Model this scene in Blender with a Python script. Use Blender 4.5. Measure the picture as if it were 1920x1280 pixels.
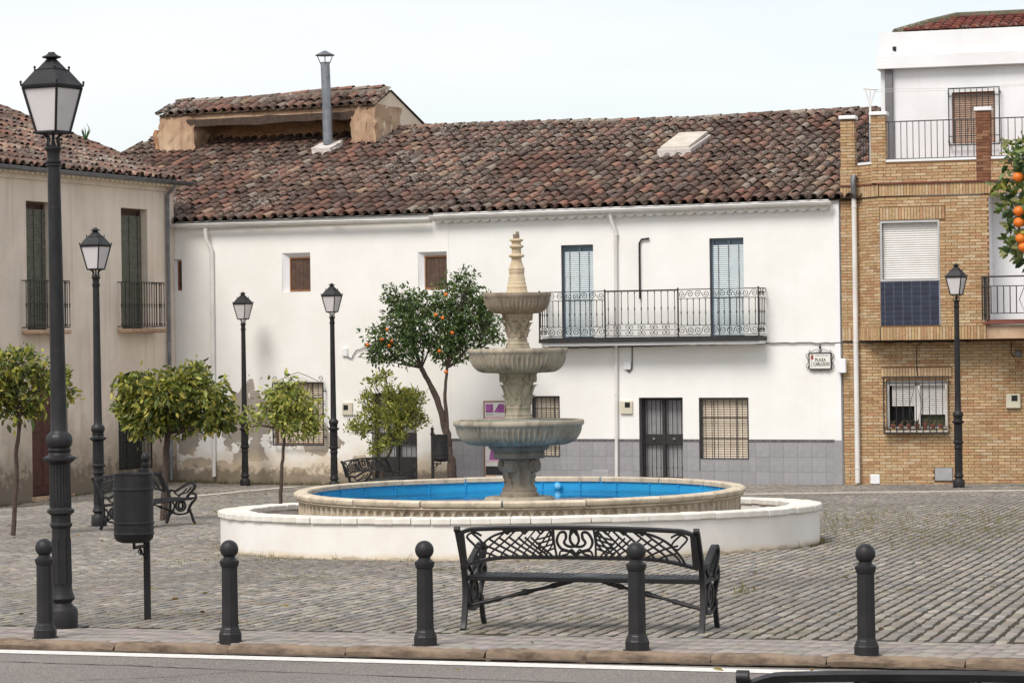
import bpy, math, random
import numpy as np
from mathutils import Vector, Matrix
random.seed(7); RNG = np.random.default_rng(7)
SC = bpy.context.scene
for o in list(bpy.data.objects): bpy.data.objects.remove(o)
R = math.radians
# ------------------------------------------------------------------ camera
FPX = 5000.0; ROLL = 0.0132; EYE = 1.653; SLOPE = 0.0263
cam = bpy.data.cameras.new('camera'); camo = bpy.data.objects.new('camera', cam)
SC.collection.objects.link(camo); SC.camera = camo
cam.sensor_width = 36.0; cam.lens = FPX / 1920 * 36.0
cam.clip_start = 0.1; cam.clip_end = 3000
camo.matrix_world = Matrix.Translation((0, 0, EYE)) @ Matrix.Rotation(R(90), 4, 'X') @ Matrix.Rotation(-ROLL, 4, 'Z')
SC.render.resolution_x = 1024; SC.render.resolution_y = 682
# ------------------------------------------------------------------ sky, sun, exposure (bright overcast)
SUN_EL, SUN_AZ = R(52), R(215)          # azimuth from +Y clockwise: behind the camera, to the left
w = bpy.data.worlds.new('World'); SC.world = w; w.use_nodes = True
nt = w.node_tree; nt.nodes.clear()
out = nt.nodes.new('ShaderNodeOutputWorld'); bg = nt.nodes.new('ShaderNodeBackground')
sky = nt.nodes.new('ShaderNodeTexSky'); sky.sky_type = 'NISHITA'; sky.sun_disc = False
sky.sun_elevation = SUN_EL; sky.sun_rotation = SUN_AZ; sky.dust_density = 2.0; sky.air_density = 1.0
tc = nt.nodes.new('ShaderNodeTexCoord'); mp = nt.nodes.new('ShaderNodeMapping'); mp.inputs['Scale'].default_value = (1, 1, 5.0); mp.inputs['Location'].default_value = (.3, .1, .25)
no = nt.nodes.new('ShaderNodeTexNoise'); no.inputs['Scale'].default_value = 2.2; no.inputs['Detail'].default_value = 6
cr = nt.nodes.new('ShaderNodeValToRGB')
cr.color_ramp.elements[0].position = 0.36; cr.color_ramp.elements[0].color = (.5, .5, .5, 1)
cr.color_ramp.elements[1].position = 0.62; cr.color_ramp.elements[1].color = (.97, .97, .97, 1)
mx = nt.nodes.new('ShaderNodeMixRGB'); mx.inputs['Color2'].default_value = (5.2, 5.25, 5.27, 1)
bg.inputs['Strength'].default_value = 0.1
L = nt.links
L.new(tc.outputs['Generated'], mp.inputs['Vector']); L.new(mp.outputs['Vector'], no.inputs['Vector'])
L.new(no.outputs['Fac'], cr.inputs['Fac']); L.new(cr.outputs['Color'], mx.inputs['Fac'])
L.new(sky.outputs['Color'], mx.inputs['Color1']); L.new(mx.outputs['Color'], bg.inputs['Color'])
L.new(bg.outputs['Background'], out.inputs['Surface'])
sun = bpy.data.lights.new('sun', 'SUN'); sun.energy = 1.5; sun.angle = R(24); sun.color = (1.0, .96, .9)
suno = bpy.data.objects.new('sun', sun); SC.collection.objects.link(suno)
sd = Vector((math.sin(SUN_AZ) * math.cos(SUN_EL), math.cos(SUN_AZ) * math.cos(SUN_EL), math.sin(SUN_EL)))
suno.rotation_euler = sd.to_track_quat('Z', 'Y').to_euler(); suno.location = sd * 60
vs = SC.view_settings; vs.view_transform = 'Standard'; vs.look = 'None'; vs.exposure = 0.95; vs.gamma = 1
# ------------------------------------------------------------------ measuring helpers
def ray(px, py):
    a = px - 960; b = 640 - py; c, s = math.cos(ROLL), math.sin(ROLL)
    return Vector(((a * c + b * s) / FPX, 1, (-a * s + b * c) / FPX))
def bump2(X, Y, cx, cy, sx, sy): return np.exp(-((X - cx) / sx) ** 2 - ((Y - cy) / sy) ** 2)
def gz(X, Y):
    X = np.asarray(X, float); Y = np.asarray(Y, float)
    z = -SLOPE * np.clip(Y, -20, 75)
    return z - .24 * bump2(X, Y, -11.5, 56, 3.2, 5) + .13 * bump2(X, Y, -8.6, 65, 3, 2.2)
def g(X, Y): return float(gz(X, Y))
def ground(px, py, dz=0.0):
    r = ray(px, py); D = (EYE - dz) / (-r.z - SLOPE); return Vector((r.x * D, D, EYE + r.z * D))
def at(px, py, D):
    r = ray(px, py); return Vector((r.x * D, D, EYE + r.z * D))
class Frame:
    """a facade: x along it to the right, y into the building, z up"""
    def __init__(s, p, rz): s.p = Vector(p); s.rz = rz; s.u = Vector((math.cos(rz), math.sin(rz), 0)); s.n = Vector((-math.sin(rz), math.cos(rz), 0))
    def __call__(s, px, py, off=0.0):
        r = ray(px, py); q0 = Vector((0, 0, EYE)); D = ((s.p - q0).dot(s.n) + off) / r.dot(s.n)
        q = q0 + r * D - s.p; return q.dot(s.u), q.z
    def rect(s, x0, y0, x1, y1, off=0.0):
        a = s(x0, y0, off); b = s(x1, y1, off); c = s(x0, y1, off); d = s(x1, y0, off)
        return (a[0] + c[0]) / 2, (b[1] + c[1]) / 2, (b[0] + d[0]) / 2, (a[1] + d[1]) / 2      # x0,z0,x1,z1
    def world(s, x, y, z): return s.p + s.u * x + s.n * y + Vector((0, 0, z))
# ------------------------------------------------------------------ materials
def lin(c): c /= 255.0; return c / 12.92 if c <= .04045 else ((c + .055) / 1.055) ** 2.4
def S(r, g_, b): return (lin(r), lin(g_), lin(b))
class NT:
    def __init__(s, name):
        s.m = bpy.data.materials.new(name); s.m.use_nodes = True; s.t = s.m.node_tree
        s.b = s.t.nodes['Principled BSDF']; s.tcn = s.t.nodes.new('ShaderNodeTexCoord'); s.co = s.tcn.outputs['Object']
    def n(s, k, **kw):
        nd = s.t.nodes.new(k)
        for a, v in kw.items(): setattr(nd, a, v)
        return nd
    def set(s, sock, v):
        if hasattr(v, 'is_output'): s.t.links.new(v, sock)
        elif isinstance(v, tuple) and len(v) == 3 and sock.type == 'RGBA': sock.default_value = (*v, 1)
        else: sock.default_value = v
    def noise(s, scale, detail=4, rough=.55, co=None, dist=0):
        nd = s.n('ShaderNodeTexNoise'); s.set(nd.inputs['Vector'], co or s.co); nd.inputs['Scale'].default_value = scale
        nd.inputs['Detail'].default_value = detail; nd.inputs['Roughness'].default_value = rough; nd.inputs['Distortion'].default_value = dist
        return nd.outputs['Fac']
    def ramp(s, f, a, b, ca=0., cb=1.):
        nd = s.n('ShaderNodeMapRange'); nd.clamp = True; s.set(nd.inputs['Value'], f)
        for i, v in zip(('From Min', 'From Max', 'To Min', 'To Max'), (a, b, ca, cb)): nd.inputs[i].default_value = v
        return nd.outputs['Result']
    def mix(s, f, a, b, mode='MIX'):
        nd = s.n('ShaderNodeMixRGB', blend_type=mode); s.set(nd.inputs[0], f); s.set(nd.inputs[1], a); s.set(nd.inputs[2], b); return nd.outputs[0]
    def math(s, op, a, b=0.):
        nd = s.n('ShaderNodeMath', operation=op); s.set(nd.inputs[0], a); s.set(nd.inputs[1], b); return nd.outputs[0]
    def xyz(s):
        nd = s.n('ShaderNodeSeparateXYZ'); s.set(nd.inputs[0], s.co); return nd.outputs
    def scaled(s, sc):
        nd = s.n('ShaderNodeMapping'); s.set(nd.inputs['Vector'], s.co); nd.inputs['Scale'].default_value = sc; return nd.outputs[0]
    def attr(s, name='tint'): return s.n('ShaderNodeAttribute', attribute_name=name).outputs['Color']
    def bump(s, h, strength=.4, dist=.01):
        nd = s.n('ShaderNodeBump'); s.set(nd.inputs['Height'], h); nd.inputs['Strength'].default_value = strength; nd.inputs['Distance'].default_value = dist
        s.t.links.new(nd.outputs[0], s.b.inputs['Normal'])
    def done(s, col, rough=.8, metal=0., spec=None):
        s.set(s.b.inputs['Base Color'], col); s.set(s.b.inputs['Roughness'], rough); s.b.inputs['Metallic'].default_value = metal
        if spec is not None: s.b.inputs['Specular IOR Level'].default_value = spec
        return s.m
MATS = {}
def simple(name, c1, c2=None, scale=8., rough=.7, metal=0., bump=.0, bscale=40., bdist=.004, tint=False, spec=None):
    k = NT(name); c2 = c2 or tuple(x * .8 for x in c1)
    col = k.mix(k.ramp(k.noise(scale, 5), .3, .7), c1, c2)
    if tint: col = k.mix(1.0, col, k.attr(), 'MULTIPLY')
    if bump: k.bump(k.noise(bscale, 4), bump, bdist)
    MATS[name] = k.done(col, k.ramp(k.noise(scale * 2.3, 3), .3, .7, max(rough - .08, 0), min(rough + .08, 1)), metal, spec); return MATS[name]
simple('iron', S(40, 38, 39), S(29, 28, 29), 6, .5, .0, .25, 60, .002, spec=.35)
simple('black_iron', S(34, 32, 33), S(48, 42, 40), 5, .6, 0, .2, 60, .002)
simple('rail_green', S(38, 48, 50), S(48, 52, 52), 5, .5)
simple('pane', S(214, 208, 208), S(200, 193, 192), 3, .45)
simple('galvanised', S(150, 153, 157), S(112, 116, 122), 5, .42, .6)
simple('zinc', S(122, 124, 126), S(98, 100, 103), 5, .5, .5)
simple('white_pvc', S(233, 230, 226), S(214, 209, 204), 2, .45)
simple('dark', S(26, 25, 26), S(20, 20, 21), 4, .5)
simple('glass', S(30, 33, 36), S(40, 42, 44), 2, .12)
simple('wood_brown', S(96, 72, 58), S(70, 52, 43), 7, .75, 0, .3, 30)
simple('frame_wood', S(156, 106, 72), S(120, 82, 58), 9, .75)
simple('old_beam', S(92, 74, 62), S(66, 54, 48), 9, .9, 0, .6, 18, .02)
simple('door_red', S(92, 52, 44), S(72, 42, 37), 6, .6)
simple('shutter_green', S(112, 113, 98), S(82, 86, 74), 7, .6)
simple('shutter_dark', S(58, 62, 60), S(46, 50, 49), 7, .6)
simple('shutter_cream', S(226, 212, 192), S(210, 194, 172), 4, .6)
simple('shutter_blue', S(204, 216, 222), S(216, 222, 222), 1.6, .6)
simple('blue_wood', S(126, 146, 162), S(140, 156, 168), 3, .6)
simple('shutter_white', S(232, 228, 224), S(222, 218, 213), 3, .5)
simple('shutter_tan', S(196, 166, 146), S(178, 148, 128), 4, .6)
simple('grey_paint', S(120, 116, 118), S(108, 105, 107), 3, .7)
simple('alu', S(196, 194, 192), S(176, 174, 172), 3, .4, .3)
simple('box_cream', S(212, 205, 184), S(200, 192, 170), 3, .5)
simple('box_white', S(238, 238, 238), S(226, 226, 226), 3, .45)
simple('grey_plate', S(168, 166, 168), S(150, 148, 150), 6, .55)
simple('terracotta', S(126, 70, 54), S(104, 60, 48), 7, .8, 0, .3, 40)
simple('pot_clay', S(142, 86, 66), S(112, 70, 56), 9, .8)
simple('pot_green', S(70, 110, 62), S(60, 96, 54), 9, .6)
simple('pot_yellow', S(206, 178, 88), S(190, 160, 80), 9, .6)
simple('succulent', S(96, 88, 66), S(70, 84, 54), 9, .7)
simple('bark', S(88, 72, 62), S(62, 50, 44), 16, .9, 0, .8, 40, .02)
simple('soil', S(86, 72, 58), S(66, 58, 46), 6, .95, 0, .8, 14, .03)
simple('black_cable', S(40, 36, 34), S(54, 48, 44), 4, .7)
simple('orange_fruit', S(232, 128, 28), S(214, 100, 24), 14, .45, 0, .3, 160, .002)
simple('enamel_white', S(232, 229, 222), S(222, 219, 210), 4, .4)
simple('ink', S(38, 26, 27), S(46, 30, 30), 4, .5)
simple('ink_grey', S(160, 162, 158), S(168, 168, 164), 4, .5)
simple('crest_red', S(158, 66, 66), S(140, 60, 60), 4, .5)
simple('magenta', S(186, 108, 176), S(132, 66, 126), 5, .5)
simple('pink', S(232, 196, 206), S(226, 182, 192), 3, .5)
simple('print_black', S(50, 46, 50), S(40, 38, 40), 3, .5)
simple('print_orange', S(238, 200, 172), S(230, 190, 160), 3, .5)
simple('line_white', S(226, 221, 214), S(192, 188, 182), 18, .8, 0, .3, 50)
simple('cement_white', S(206, 200, 194), S(180, 172, 164), 6, .9, 0, .5, 20)
k = NT('iron'); c = k.mix(k.ramp(k.noise(6, 5), .3, .7), S(40, 38, 39), S(28, 27, 28)); c = k.mix(k.ramp(k.noise(11, 7, .75), .62, .74, 0, .55), c, S(74, 60, 52)); c = k.mix(k.ramp(k.noise(2.2, 5, .6), .5, .75, 0, .5), c, S(62, 60, 60)); k.bump(k.noise(60, 4), .3, .002); MATS['iron'] = k.done(c, k.ramp(k.noise(9, 4), .3, .7, .38, .62), spec=.35)
def leafmat(name, spec=.35):
    k = NT(name); k.b.inputs['Specular IOR Level'].default_value = spec
    c = k.attr(); MATS[name] = k.done(c, .46)
    tr = k.n('ShaderNodeBsdfTranslucent'); k.set(tr.inputs['Color'], k.mix(1., c, (1.2, 1.25, .6), 'MULTIPLY'))
    ms = k.n('ShaderNodeMixShader'); ms.inputs[0].default_value = .22
    k.t.links.new(k.b.outputs[0], ms.inputs[1]); k.t.links.new(tr.outputs[0], ms.inputs[2])
    k.t.links.new(ms.outputs[0], k.t.nodes['Material Output'].inputs['Surface'])
leafmat('leaf'); leafmat('grass_blade', .2)
def plaster(name, c1, c2, stain=None, patches=None, rough=.85, streak=.0, lower=None, nbump=.35):
    k = NT(name); col = k.mix(k.ramp(k.noise(.9, 6, .6), .35, .7), c1, c2)
    col = k.mix(k.ramp(k.noise(9, 6, .7), .62, .8, 0, .35), col, tuple(x * .86 for x in c1))
    if streak:
        st = k.noise(1.0, 5, .6, k.scaled((5.5, 5.5, .35)))
        col = k.mix(k.ramp(st, .52, .75, 0, streak), col, stain)
    h = k.noise(3.0, 6, .6)
    if patches:
        co = k.xyz(); wob = k.noise(2.6, 7, .62); big = None
        for (x, z, rx, rz) in patches:
            dx = k.math('MULTIPLY', k.math('SUBTRACT', co[0], x), 1 / rx); dz = k.math('MULTIPLY', k.math('SUBTRACT', co[2], z), 1 / rz)
            d = k.math('SQRT', k.math('ADD', k.math('MULTIPLY', dx, dx), k.math('MULTIPLY', dz, dz)))
            big = d if big is None else k.math('MINIMUM', big, d)
        f = k.math('ADD', big, k.math('MULTIPLY', k.math('SUBTRACT', wob, .5), 3.4))
        m_ = k.ramp(f, .98, 1.04, 1, 0)
        col = k.mix(m_, col, k.mix(k.noise(4, 5), S(176, 166, 154), S(138, 128, 118)))
        h = k.math('SUBTRACT', h, k.math('MULTIPLY', m_, .6))
    if lower:       # splash-back dirt with a ragged edge: (height, colour)
        z = k.xyz()[2]; e = k.math('ADD', z, k.math('MULTIPLY', k.math('SUBTRACT', k.noise(1.7, 7, .65), .5), lower[2]))
        col = k.mix(k.ramp(e, lower[0] * .35, lower[0], .8, 0), col, lower[1])
        gr = k.math('ADD', z, k.math('MULTIPLY', k.math('SUBTRACT', k.noise(4.5, 7, .7), .5), lower[2] * .9))
        col = k.mix(k.ramp(gr, lower[0] * .2, lower[0] * .38, .75, 0), col, lower[3])
    k.bump(h, nbump, .02); MATS[name] = k.done(col, rough)
def tiled(name, base, lichen=.0, l2=.4, big=.0):
    k = NT(name); k.co = k.n('ShaderNodeNewGeometry').outputs['Position']; col = k.mix(k.ramp(k.noise(14, 5, .65), .3, .75), base, tuple(x * .62 for x in base))
    col = k.mix(1., col, k.attr(), 'MULTIPLY')
    if lichen:
        f = k.math('MULTIPLY', k.ramp(k.noise(15, 6, .7, dist=.6), .53, .6), k.ramp(k.noise(.38, 3), .42, .6, .08, 1.))
        col = k.mix(k.math('MULTIPLY', f, lichen), col, S(190, 188, 174))
        col = k.mix(k.ramp(k.noise(7, 6, .7), .6, .72, 0, l2), col, S(52, 46, 43))
        col = k.mix(k.ramp(k.noise(2.3, 6, .7), .66, .76, 0, .5), col, S(96, 96, 62))
    if big: col = k.mix(k.ramp(k.noise(.45, 5, .6), .42, .66, 0, big), col, S(112, 106, 100)); col = k.mix(k.ramp(k.noise(1.7, 6, .7), .55, .68, 0, big * .9), col, S(104, 98, 70))
    k.bump(k.noise(38, 5), .5, .006); MATS[name] = k.done(col, .9, spec=.2)
tiled('roof_tile', (1., 1., 1.), .64, .75)
tiled('brick', (1., 1., 1.))
tiled('sett', (1., 1., 1.), big=.7); tiled('slab', (1., 1., 1.))
# fountain stone: pale, weathered with dark lichen runs
def stone(name, c1, c2, cdark, f=.6, vs_=(6, 6, 1.2)):
    k = NT(name); col = k.mix(k.ramp(k.noise(3, 6, .65), .3, .7), c1, c2)
    col = k.mix(k.ramp(k.noise(1.6, 7, .7, k.scaled(vs_)), .5, .72, 0, f), col, cdark)
    col = k.mix(k.ramp(k.noise(26, 5, .7), .58, .75, 0, .45), col, tuple(x * .6 for x in c2))
    k.bump(k.noise(30, 6, .65), .6, .008); MATS[name] = k.done(col, .9, spec=.25)
stone('stone_bowl', S(188, 176, 156), S(150, 138, 119), S(80, 69, 57), .8)
stone('stone_dark', S(162, 148, 130), S(128, 115, 99), S(74, 63, 54), .7)
stone('stone_gold', S(214, 196, 166), S(188, 168, 140), S(140, 116, 90), .4)
stone('stone_basin', S(212, 198, 176), S(186, 171, 149), S(104, 82, 64), .65, (3, 3, 2))
stone('kerb_stone', S(146, 127, 108), S(112, 96, 82), S(62, 50, 42), .9, (2, 2, 6))
stone('pale_strip', S(206, 198, 186), S(180, 170, 158), S(140, 128, 116), .4)
stone('rubble', S(198, 160, 124), S(164, 120, 90), S(110, 78, 60), .5, (2, 2, 2))
k = NT('blue_paint'); c = k.mix(k.ramp(k.noise(1.3, 6, .65), .35, .7), S(42, 168, 222), S(28, 148, 208)); c = k.mix(k.ramp(k.noise(14, 5, .7), .66, .8, 0, .4), c, S(110, 170, 205)); k.bump(k.noise(8, 4), .3, .01); MATS['blue_paint'] = k.done(c, .55)
k = NT('water'); k.b.inputs['Transmission Weight'].default_value = 1.0; k.b.inputs['IOR'].default_value = 1.33; k.bump(k.noise(3.5, 3), .12, .02); MATS['water'] = k.done(S(205, 230, 242), .03)
k = NT('green_water'); k.bump(k.noise(9, 3), .2, .01); MATS['green_water'] = k.done(k.mix(k.noise(6, 4), S(58, 92, 76), S(84, 120, 98)), .15)
k = NT('asphalt'); c = k.mix(k.ramp(k.noise(.7, 5), .35, .7), S(116, 108, 103), S(100, 93, 88)); c = k.mix(k.ramp(k.noise(60, 3, .85), .5, .66), c, S(168, 158, 150)); c = k.mix(k.ramp(k.noise(75, 3, .85), .54, .66), c, S(48, 44, 43))
c = k.mix(k.ramp(k.noise(1.8, 6, .7, k.scaled((.5, 2.2, 1))), .58, .72, 0, .5), c, S(82, 74, 70)); k.bump(k.noise(120, 3), .6, .006); MATS['asphalt'] = k.done(c, .9)
k = NT('joint_bed'); c = k.mix(k.ramp(k.noise(1.1, 6, .7), .36, .62), S(50, 39, 27), S(56, 52, 26)); c = k.mix(k.ramp(k.noise(30, 4, .7), .4, .7), c, S(38, 30, 22)); k.bump(k.noise(40, 5), .8, .02); MATS['joint_bed'] = k.done(c, 1.)
k = NT('earth'); MATS['earth'] = k.done(k.mix(k.noise(.4, 6), S(120, 112, 98), S(96, 92, 78)), .95)
k = NT('grey_tile'); c = k.mix(k.ramp(k.noise(7, 6, .7), .35, .7), S(158, 155, 156), S(140, 138, 140)); k.bump(k.noise(60, 3), .1, .002); MATS['grey_tile'] = k.done(k.mix(1., c, k.attr(), 'MULTIPLY'), .5)
k = NT('blue_tile'); c = k.mix(k.ramp(k.noise(5, 5), .35, .7), S(44, 50, 70), S(30, 34, 50)); MATS['blue_tile'] = k.done(k.mix(1., c, k.attr(), 'MULTIPLY'), .25)
k = NT('border_tile'); c = k.mix(k.ramp(k.noise(16, 5, .7), .42, .6), S(112, 106, 108), S(78, 72, 76)); MATS['border_tile'] = k.done(c, .5)
simple('mortar', S(122, 90, 58), S(104, 78, 52), 10, .95, 0, .4, 60)
simple('lens_blue', S(120, 190, 232), S(140, 204, 238), 6, .3)
simple('grout_light', S(150, 150, 156), S(136, 136, 142), 10, .9)
simple('grout', S(112, 110, 112), S(98, 96, 98), 10, .9)
simple('cap_white', S(232, 228, 221), S(212, 205, 194), 5, .85, 0, .35, 30, tint=True)
# ------------------------------------------------------------------ mesh builder
class MB:
    def __init__(s): s.v = []; s.f = []; s.sm = []; s.t = []
    def add(s, vs_, fs, smooth=False, tint=None, T=None):
        b = len(s.v)
        s.v.extend([T @ Vector(p) for p in vs_] if T is not None else [Vector(p) for p in vs_])
        for f in fs: s.f.append(tuple(i + b for i in f)); s.sm.append(smooth); s.t.append(tint or (1, 1, 1))
    def box(s, x0, x1, y0, y1, z0, z1, T=None, tint=None, bev=0.):
        if bev:
            b = min(bev, .45 * min(abs(x1 - x0), abs(y1 - y0), abs(z1 - z0))); vv = []
            for (dx, dy, dz) in ((b, b, 0), (b, 0, b), (0, b, b)):
                for zz in (z0 + dz, z1 - dz):
                    for (xx, yy) in ((x0 + dx, y0 + dy), (x1 - dx, y0 + dy), (x1 - dx, y1 - dy), (x0 + dx, y1 - dy)): vv.append((xx, yy, zz))
            # sets: 0-7 z faces, 8-15 y faces, 16-23 x faces
            Z, Y, X = 0, 8, 16
            fs = [(3, 2, 1, 0), (4, 5, 6, 7), (Y, Y + 1, Y + 5, Y + 4), (Y + 2, Y + 3, Y + 7, Y + 6), (X + 1, X + 2, X + 6, X + 5), (X + 3, X, X + 4, X + 7)]
            for (i, j) in ((0, 1), (2, 3)): fs += [(i, j, Y + j, Y + i), (Y + 4 + i, Y + 4 + j, 4 + j, 4 + i)]
            for (i, j) in ((1, 2), (3, 0)): fs += [(i, j, X + j, X + i), (X + 4 + i, X + 4 + j, 4 + j, 4 + i)]
            for i in range(4):
                a, b_ = (Y + i, X + i) if i in (0, 2) else (X + i, Y + i)
                fs.append((b_, a, a + 4, b_ + 4))
                fs += [(i, Y + i, X + i) if i in (1, 3) else (i, X + i, Y + i), (4 + i, X + 4 + i, Y + 4 + i) if i in (1, 3) else (4 + i, Y + 4 + i, X + 4 + i)]
            s.add(vv, fs, False, tint, T); return
        s.add([(x0, y0, z0), (x1, y0, z0), (x1, y1, z0), (x0, y1, z0), (x0, y0, z1), (x1, y0, z1), (x1, y1, z1), (x0, y1, z1)],
              [(3, 2, 1, 0), (4, 5, 6, 7), (0, 1, 5, 4), (1, 2, 6, 5), (2, 3, 7, 6), (3, 0, 4, 7)], False, tint, T)
    def lathe(s, prof, n=32, T=None, smooth=True, rfun=None, phase=0., cap=True, a0=0., a1=2 * math.pi):
        full = abs(a1 - a0 - 2 * math.pi) < 1e-6; m = n if full else n + 1; vv = []
        for j, (r, z) in enumerate(prof):
            for i in range(m):
                a = phase + a0 + (a1 - a0) * i / n; rr = rfun(r, z, a, j) if rfun else r
                vv.append((rr * math.cos(a), rr * math.sin(a), z))
        fs = []
        for j in range(len(prof) - 1):
            for i in range(n):
                k2 = (i + 1) % m; fs.append((j * m + i, j * m + k2, (j + 1) * m + k2, (j + 1) * m + i))
        if cap and full:
            fs.append(tuple(range(m - 1, -1, -1))); fs.append(tuple((len(prof) - 1) * m + i for i in range(m)))
        s.add(vv, fs, smooth, None, T)
    def tube(s, pts, r, n=8, T=None, smooth=True, cap=True, flat=1.):
        pts = [Vector(p) for p in pts]; vv = []; rs = r if isinstance(r, (list, tuple)) else [r] * len(pts)
        t0 = (pts[1] - pts[0]).normalized(); up = Vector((0, 0, 1)) if abs(t0.z) < .9 else Vector((0, 1, 0)); a = t0.cross(up).normalized()
        for i, p in enumerate(pts):
            t = (pts[min(i + 1, len(pts) - 1)] - pts[max(i - 1, 0)])
            t = t.normalized() if t.length > 1e-9 else t0
            a = (a - t * a.dot(t)); a = a.normalized() if a.length > 1e-6 else t.orthogonal().normalized(); b = t.cross(a)
            for k2 in range(n):
                an = 2 * math.pi * k2 / n; vv.append(p + a * math.cos(an) * rs[i] + b * math.sin(an) * rs[i] * flat)
        fs = [(j * n + i, j * n + (i + 1) % n, (j + 1) * n + (i + 1) % n, (j + 1) * n + i) for j in range(len(pts) - 1) for i in range(n)]
        if cap: fs += [tuple(range(n - 1, -1, -1)), tuple((len(pts) - 1) * n + i for i in range(n))]
        s.add(vv, fs, smooth, None, T)
    def ribbon(s, pts, w, th, nrm, T=None):
        """flat bar following pts, width w in the plane, thickness th along nrm"""
        pts = [Vector(p) for p in pts]; nrm = Vector(nrm).normalized(); vv = []
        for i, p in enumerate(pts):
            t = (pts[min(i + 1, len(pts) - 1)] - pts[max(i - 1, 0)]).normalized(); sd_ = t.cross(nrm).normalized() * (w / 2); h = nrm * (th / 2)
            vv += [p - sd_ - h, p + sd_ - h, p + sd_ + h, p - sd_ + h]
        fs = [(j * 4 + i, j * 4 + (i + 1) % 4, j * 4 + 4 + (i + 1) % 4, j * 4 + 4 + i) for j in range(len(pts) - 1) for i in range(4)]
        fs += [(3, 2, 1, 0), tuple((len(pts) - 1) * 4 + i for i in range(4))]
        s.add(vv, fs, False, None, T)
    def prism(s, poly, y0, y1, T=None, tint=None):
        """polygon in x,z extruded along y"""
        n = len(poly); vv = [(x, y0, z) for x, z in poly] + [(x, y1, z) for x, z in poly]
        s.add(vv, [tuple(range(n)), tuple(range(2 * n - 1, n - 1, -1))] + [((i + 1) % n, i, n + i, n + (i + 1) % n) for i in range(n)], False, tint, T)
    def mesh(s, name, mat, tints=False):
        me = bpy.data.meshes.new(name); me.from_pydata([tuple(p) for p in s.v], [], s.f); me.polygons.foreach_set('use_smooth', s.sm)
        if tints:
            at_ = me.attributes.new('tint', 'FLOAT_COLOR', 'FACE'); at_.data.foreach_set('color', np.array([(*t, 1.) for t in s.t], np.float32).ravel())
        if mat: me.materials.append(MATS[mat])
        me.update()
        if any(s.sm): me.set_sharp_from_angle(angle=R(38))
        return me
    def build(s, name, mat, parent=None, loc=None, rot=None, tints=False, kind=None):
        return link(name, s.mesh(name, mat, tints), parent, loc, rot, kind)
def link(name, data, parent=None, loc=None, rot=None, kind=None):
    o = bpy.data.objects.new(name, data); SC.collection.objects.link(o)
    if parent is not None: o.parent = parent
    if loc is not None: o.location = loc
    if rot is not None: o.rotation_euler = rot
    if kind: o['kind'] = kind
    return o
def tag(o, label, cat, group=None):
    o['label'] = label; o['category'] = cat
    if group: o['group'] = group
    return o
def thing(name, label, cat, loc=(0, 0, 0), rz=0., group=None, rx=0.):
    o = link(name, None, None, loc, (rx, 0, rz)); o.empty_display_size = .2; return tag(o, label, cat, group)
def children(o): return [c for c in bpy.data.objects if c.parent == o]
def copy_tree(o, kids, parent=None):
    c = o.copy(); SC.collection.objects.link(c); c.parent = parent
    for ch in kids.get(o.name, []): copy_tree(ch, kids, c)
    return c
def kidmap():
    d = {}
    for o in bpy.data.objects:
        if o.parent: d.setdefault(o.parent.name, []).append(o)
    return d
def bar(mb, a, b, r, n=6): mb.tube([a, b], r, n)
def numpy_mesh(name, V, Fq, mat, tint=None):
    """V (n,3), Fq (m,4) -> mesh; tint (m,3)"""
    me = bpy.data.meshes.new(name); me.vertices.add(len(V)); me.vertices.foreach_set('co', np.ascontiguousarray(V, np.float32).ravel())
    me.loops.add(Fq.size); me.loops.foreach_set('vertex_index', np.ascontiguousarray(Fq, np.int32).ravel())
    me.polygons.add(len(Fq)); me.polygons.foreach_set('loop_start', np.arange(0, Fq.size, Fq.shape[1], dtype=np.int32))
    if tint is not None:
        at_ = me.attributes.new('tint', 'FLOAT_COLOR', 'FACE'); c4 = np.ones((len(Fq), 4), np.float32); c4[:, :3] = tint; at_.data.foreach_set('color', c4.ravel())
    me.materials.append(MATS[mat]); me.update(calc_edges=True); me.validate(); return me
# ================================================================== the setting: ground, road, pavement, plaza
def sheet(name, xs, ys, dz, mat, T=None, kind='structure'):
    """grid sheet following the ground; xs, ys in a frame (origin, angle) or in world"""
    X, Y = np.meshgrid(xs, ys); P = np.stack([X.ravel(), Y.ravel()], 1)
    if T: o, th = T; c, s_ = math.cos(th), math.sin(th); P = np.stack([o[0] + P[:, 0] * c + P[:, 1] * s_, o[1] - P[:, 0] * s_ + P[:, 1] * c], 1)
    V = np.column_stack([P, gz(P[:, 0], P[:, 1]) + dz]); nx = len(xs); ii = np.arange(len(xs) * len(ys)).reshape(len(ys), nx)
    Fq = np.stack([ii[:-1, :-1].ravel(), ii[:-1, 1:].ravel(), ii[1:, 1:].ravel(), ii[1:, :-1].ravel()], 1)
    return link(name, numpy_mesh(name, V, Fq, mat), kind=kind)
gx = np.concatenate([[-900, -400, -150, -60], np.arange(-30, 31, 2.), [60, 150, 400, 900]])
gy = np.concatenate([[-300, -100, -40], np.arange(-20, 90, 2.), [120, 200, 500, 1500]])
sheet('ground', gx, gy, -.22, 'earth')
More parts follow.
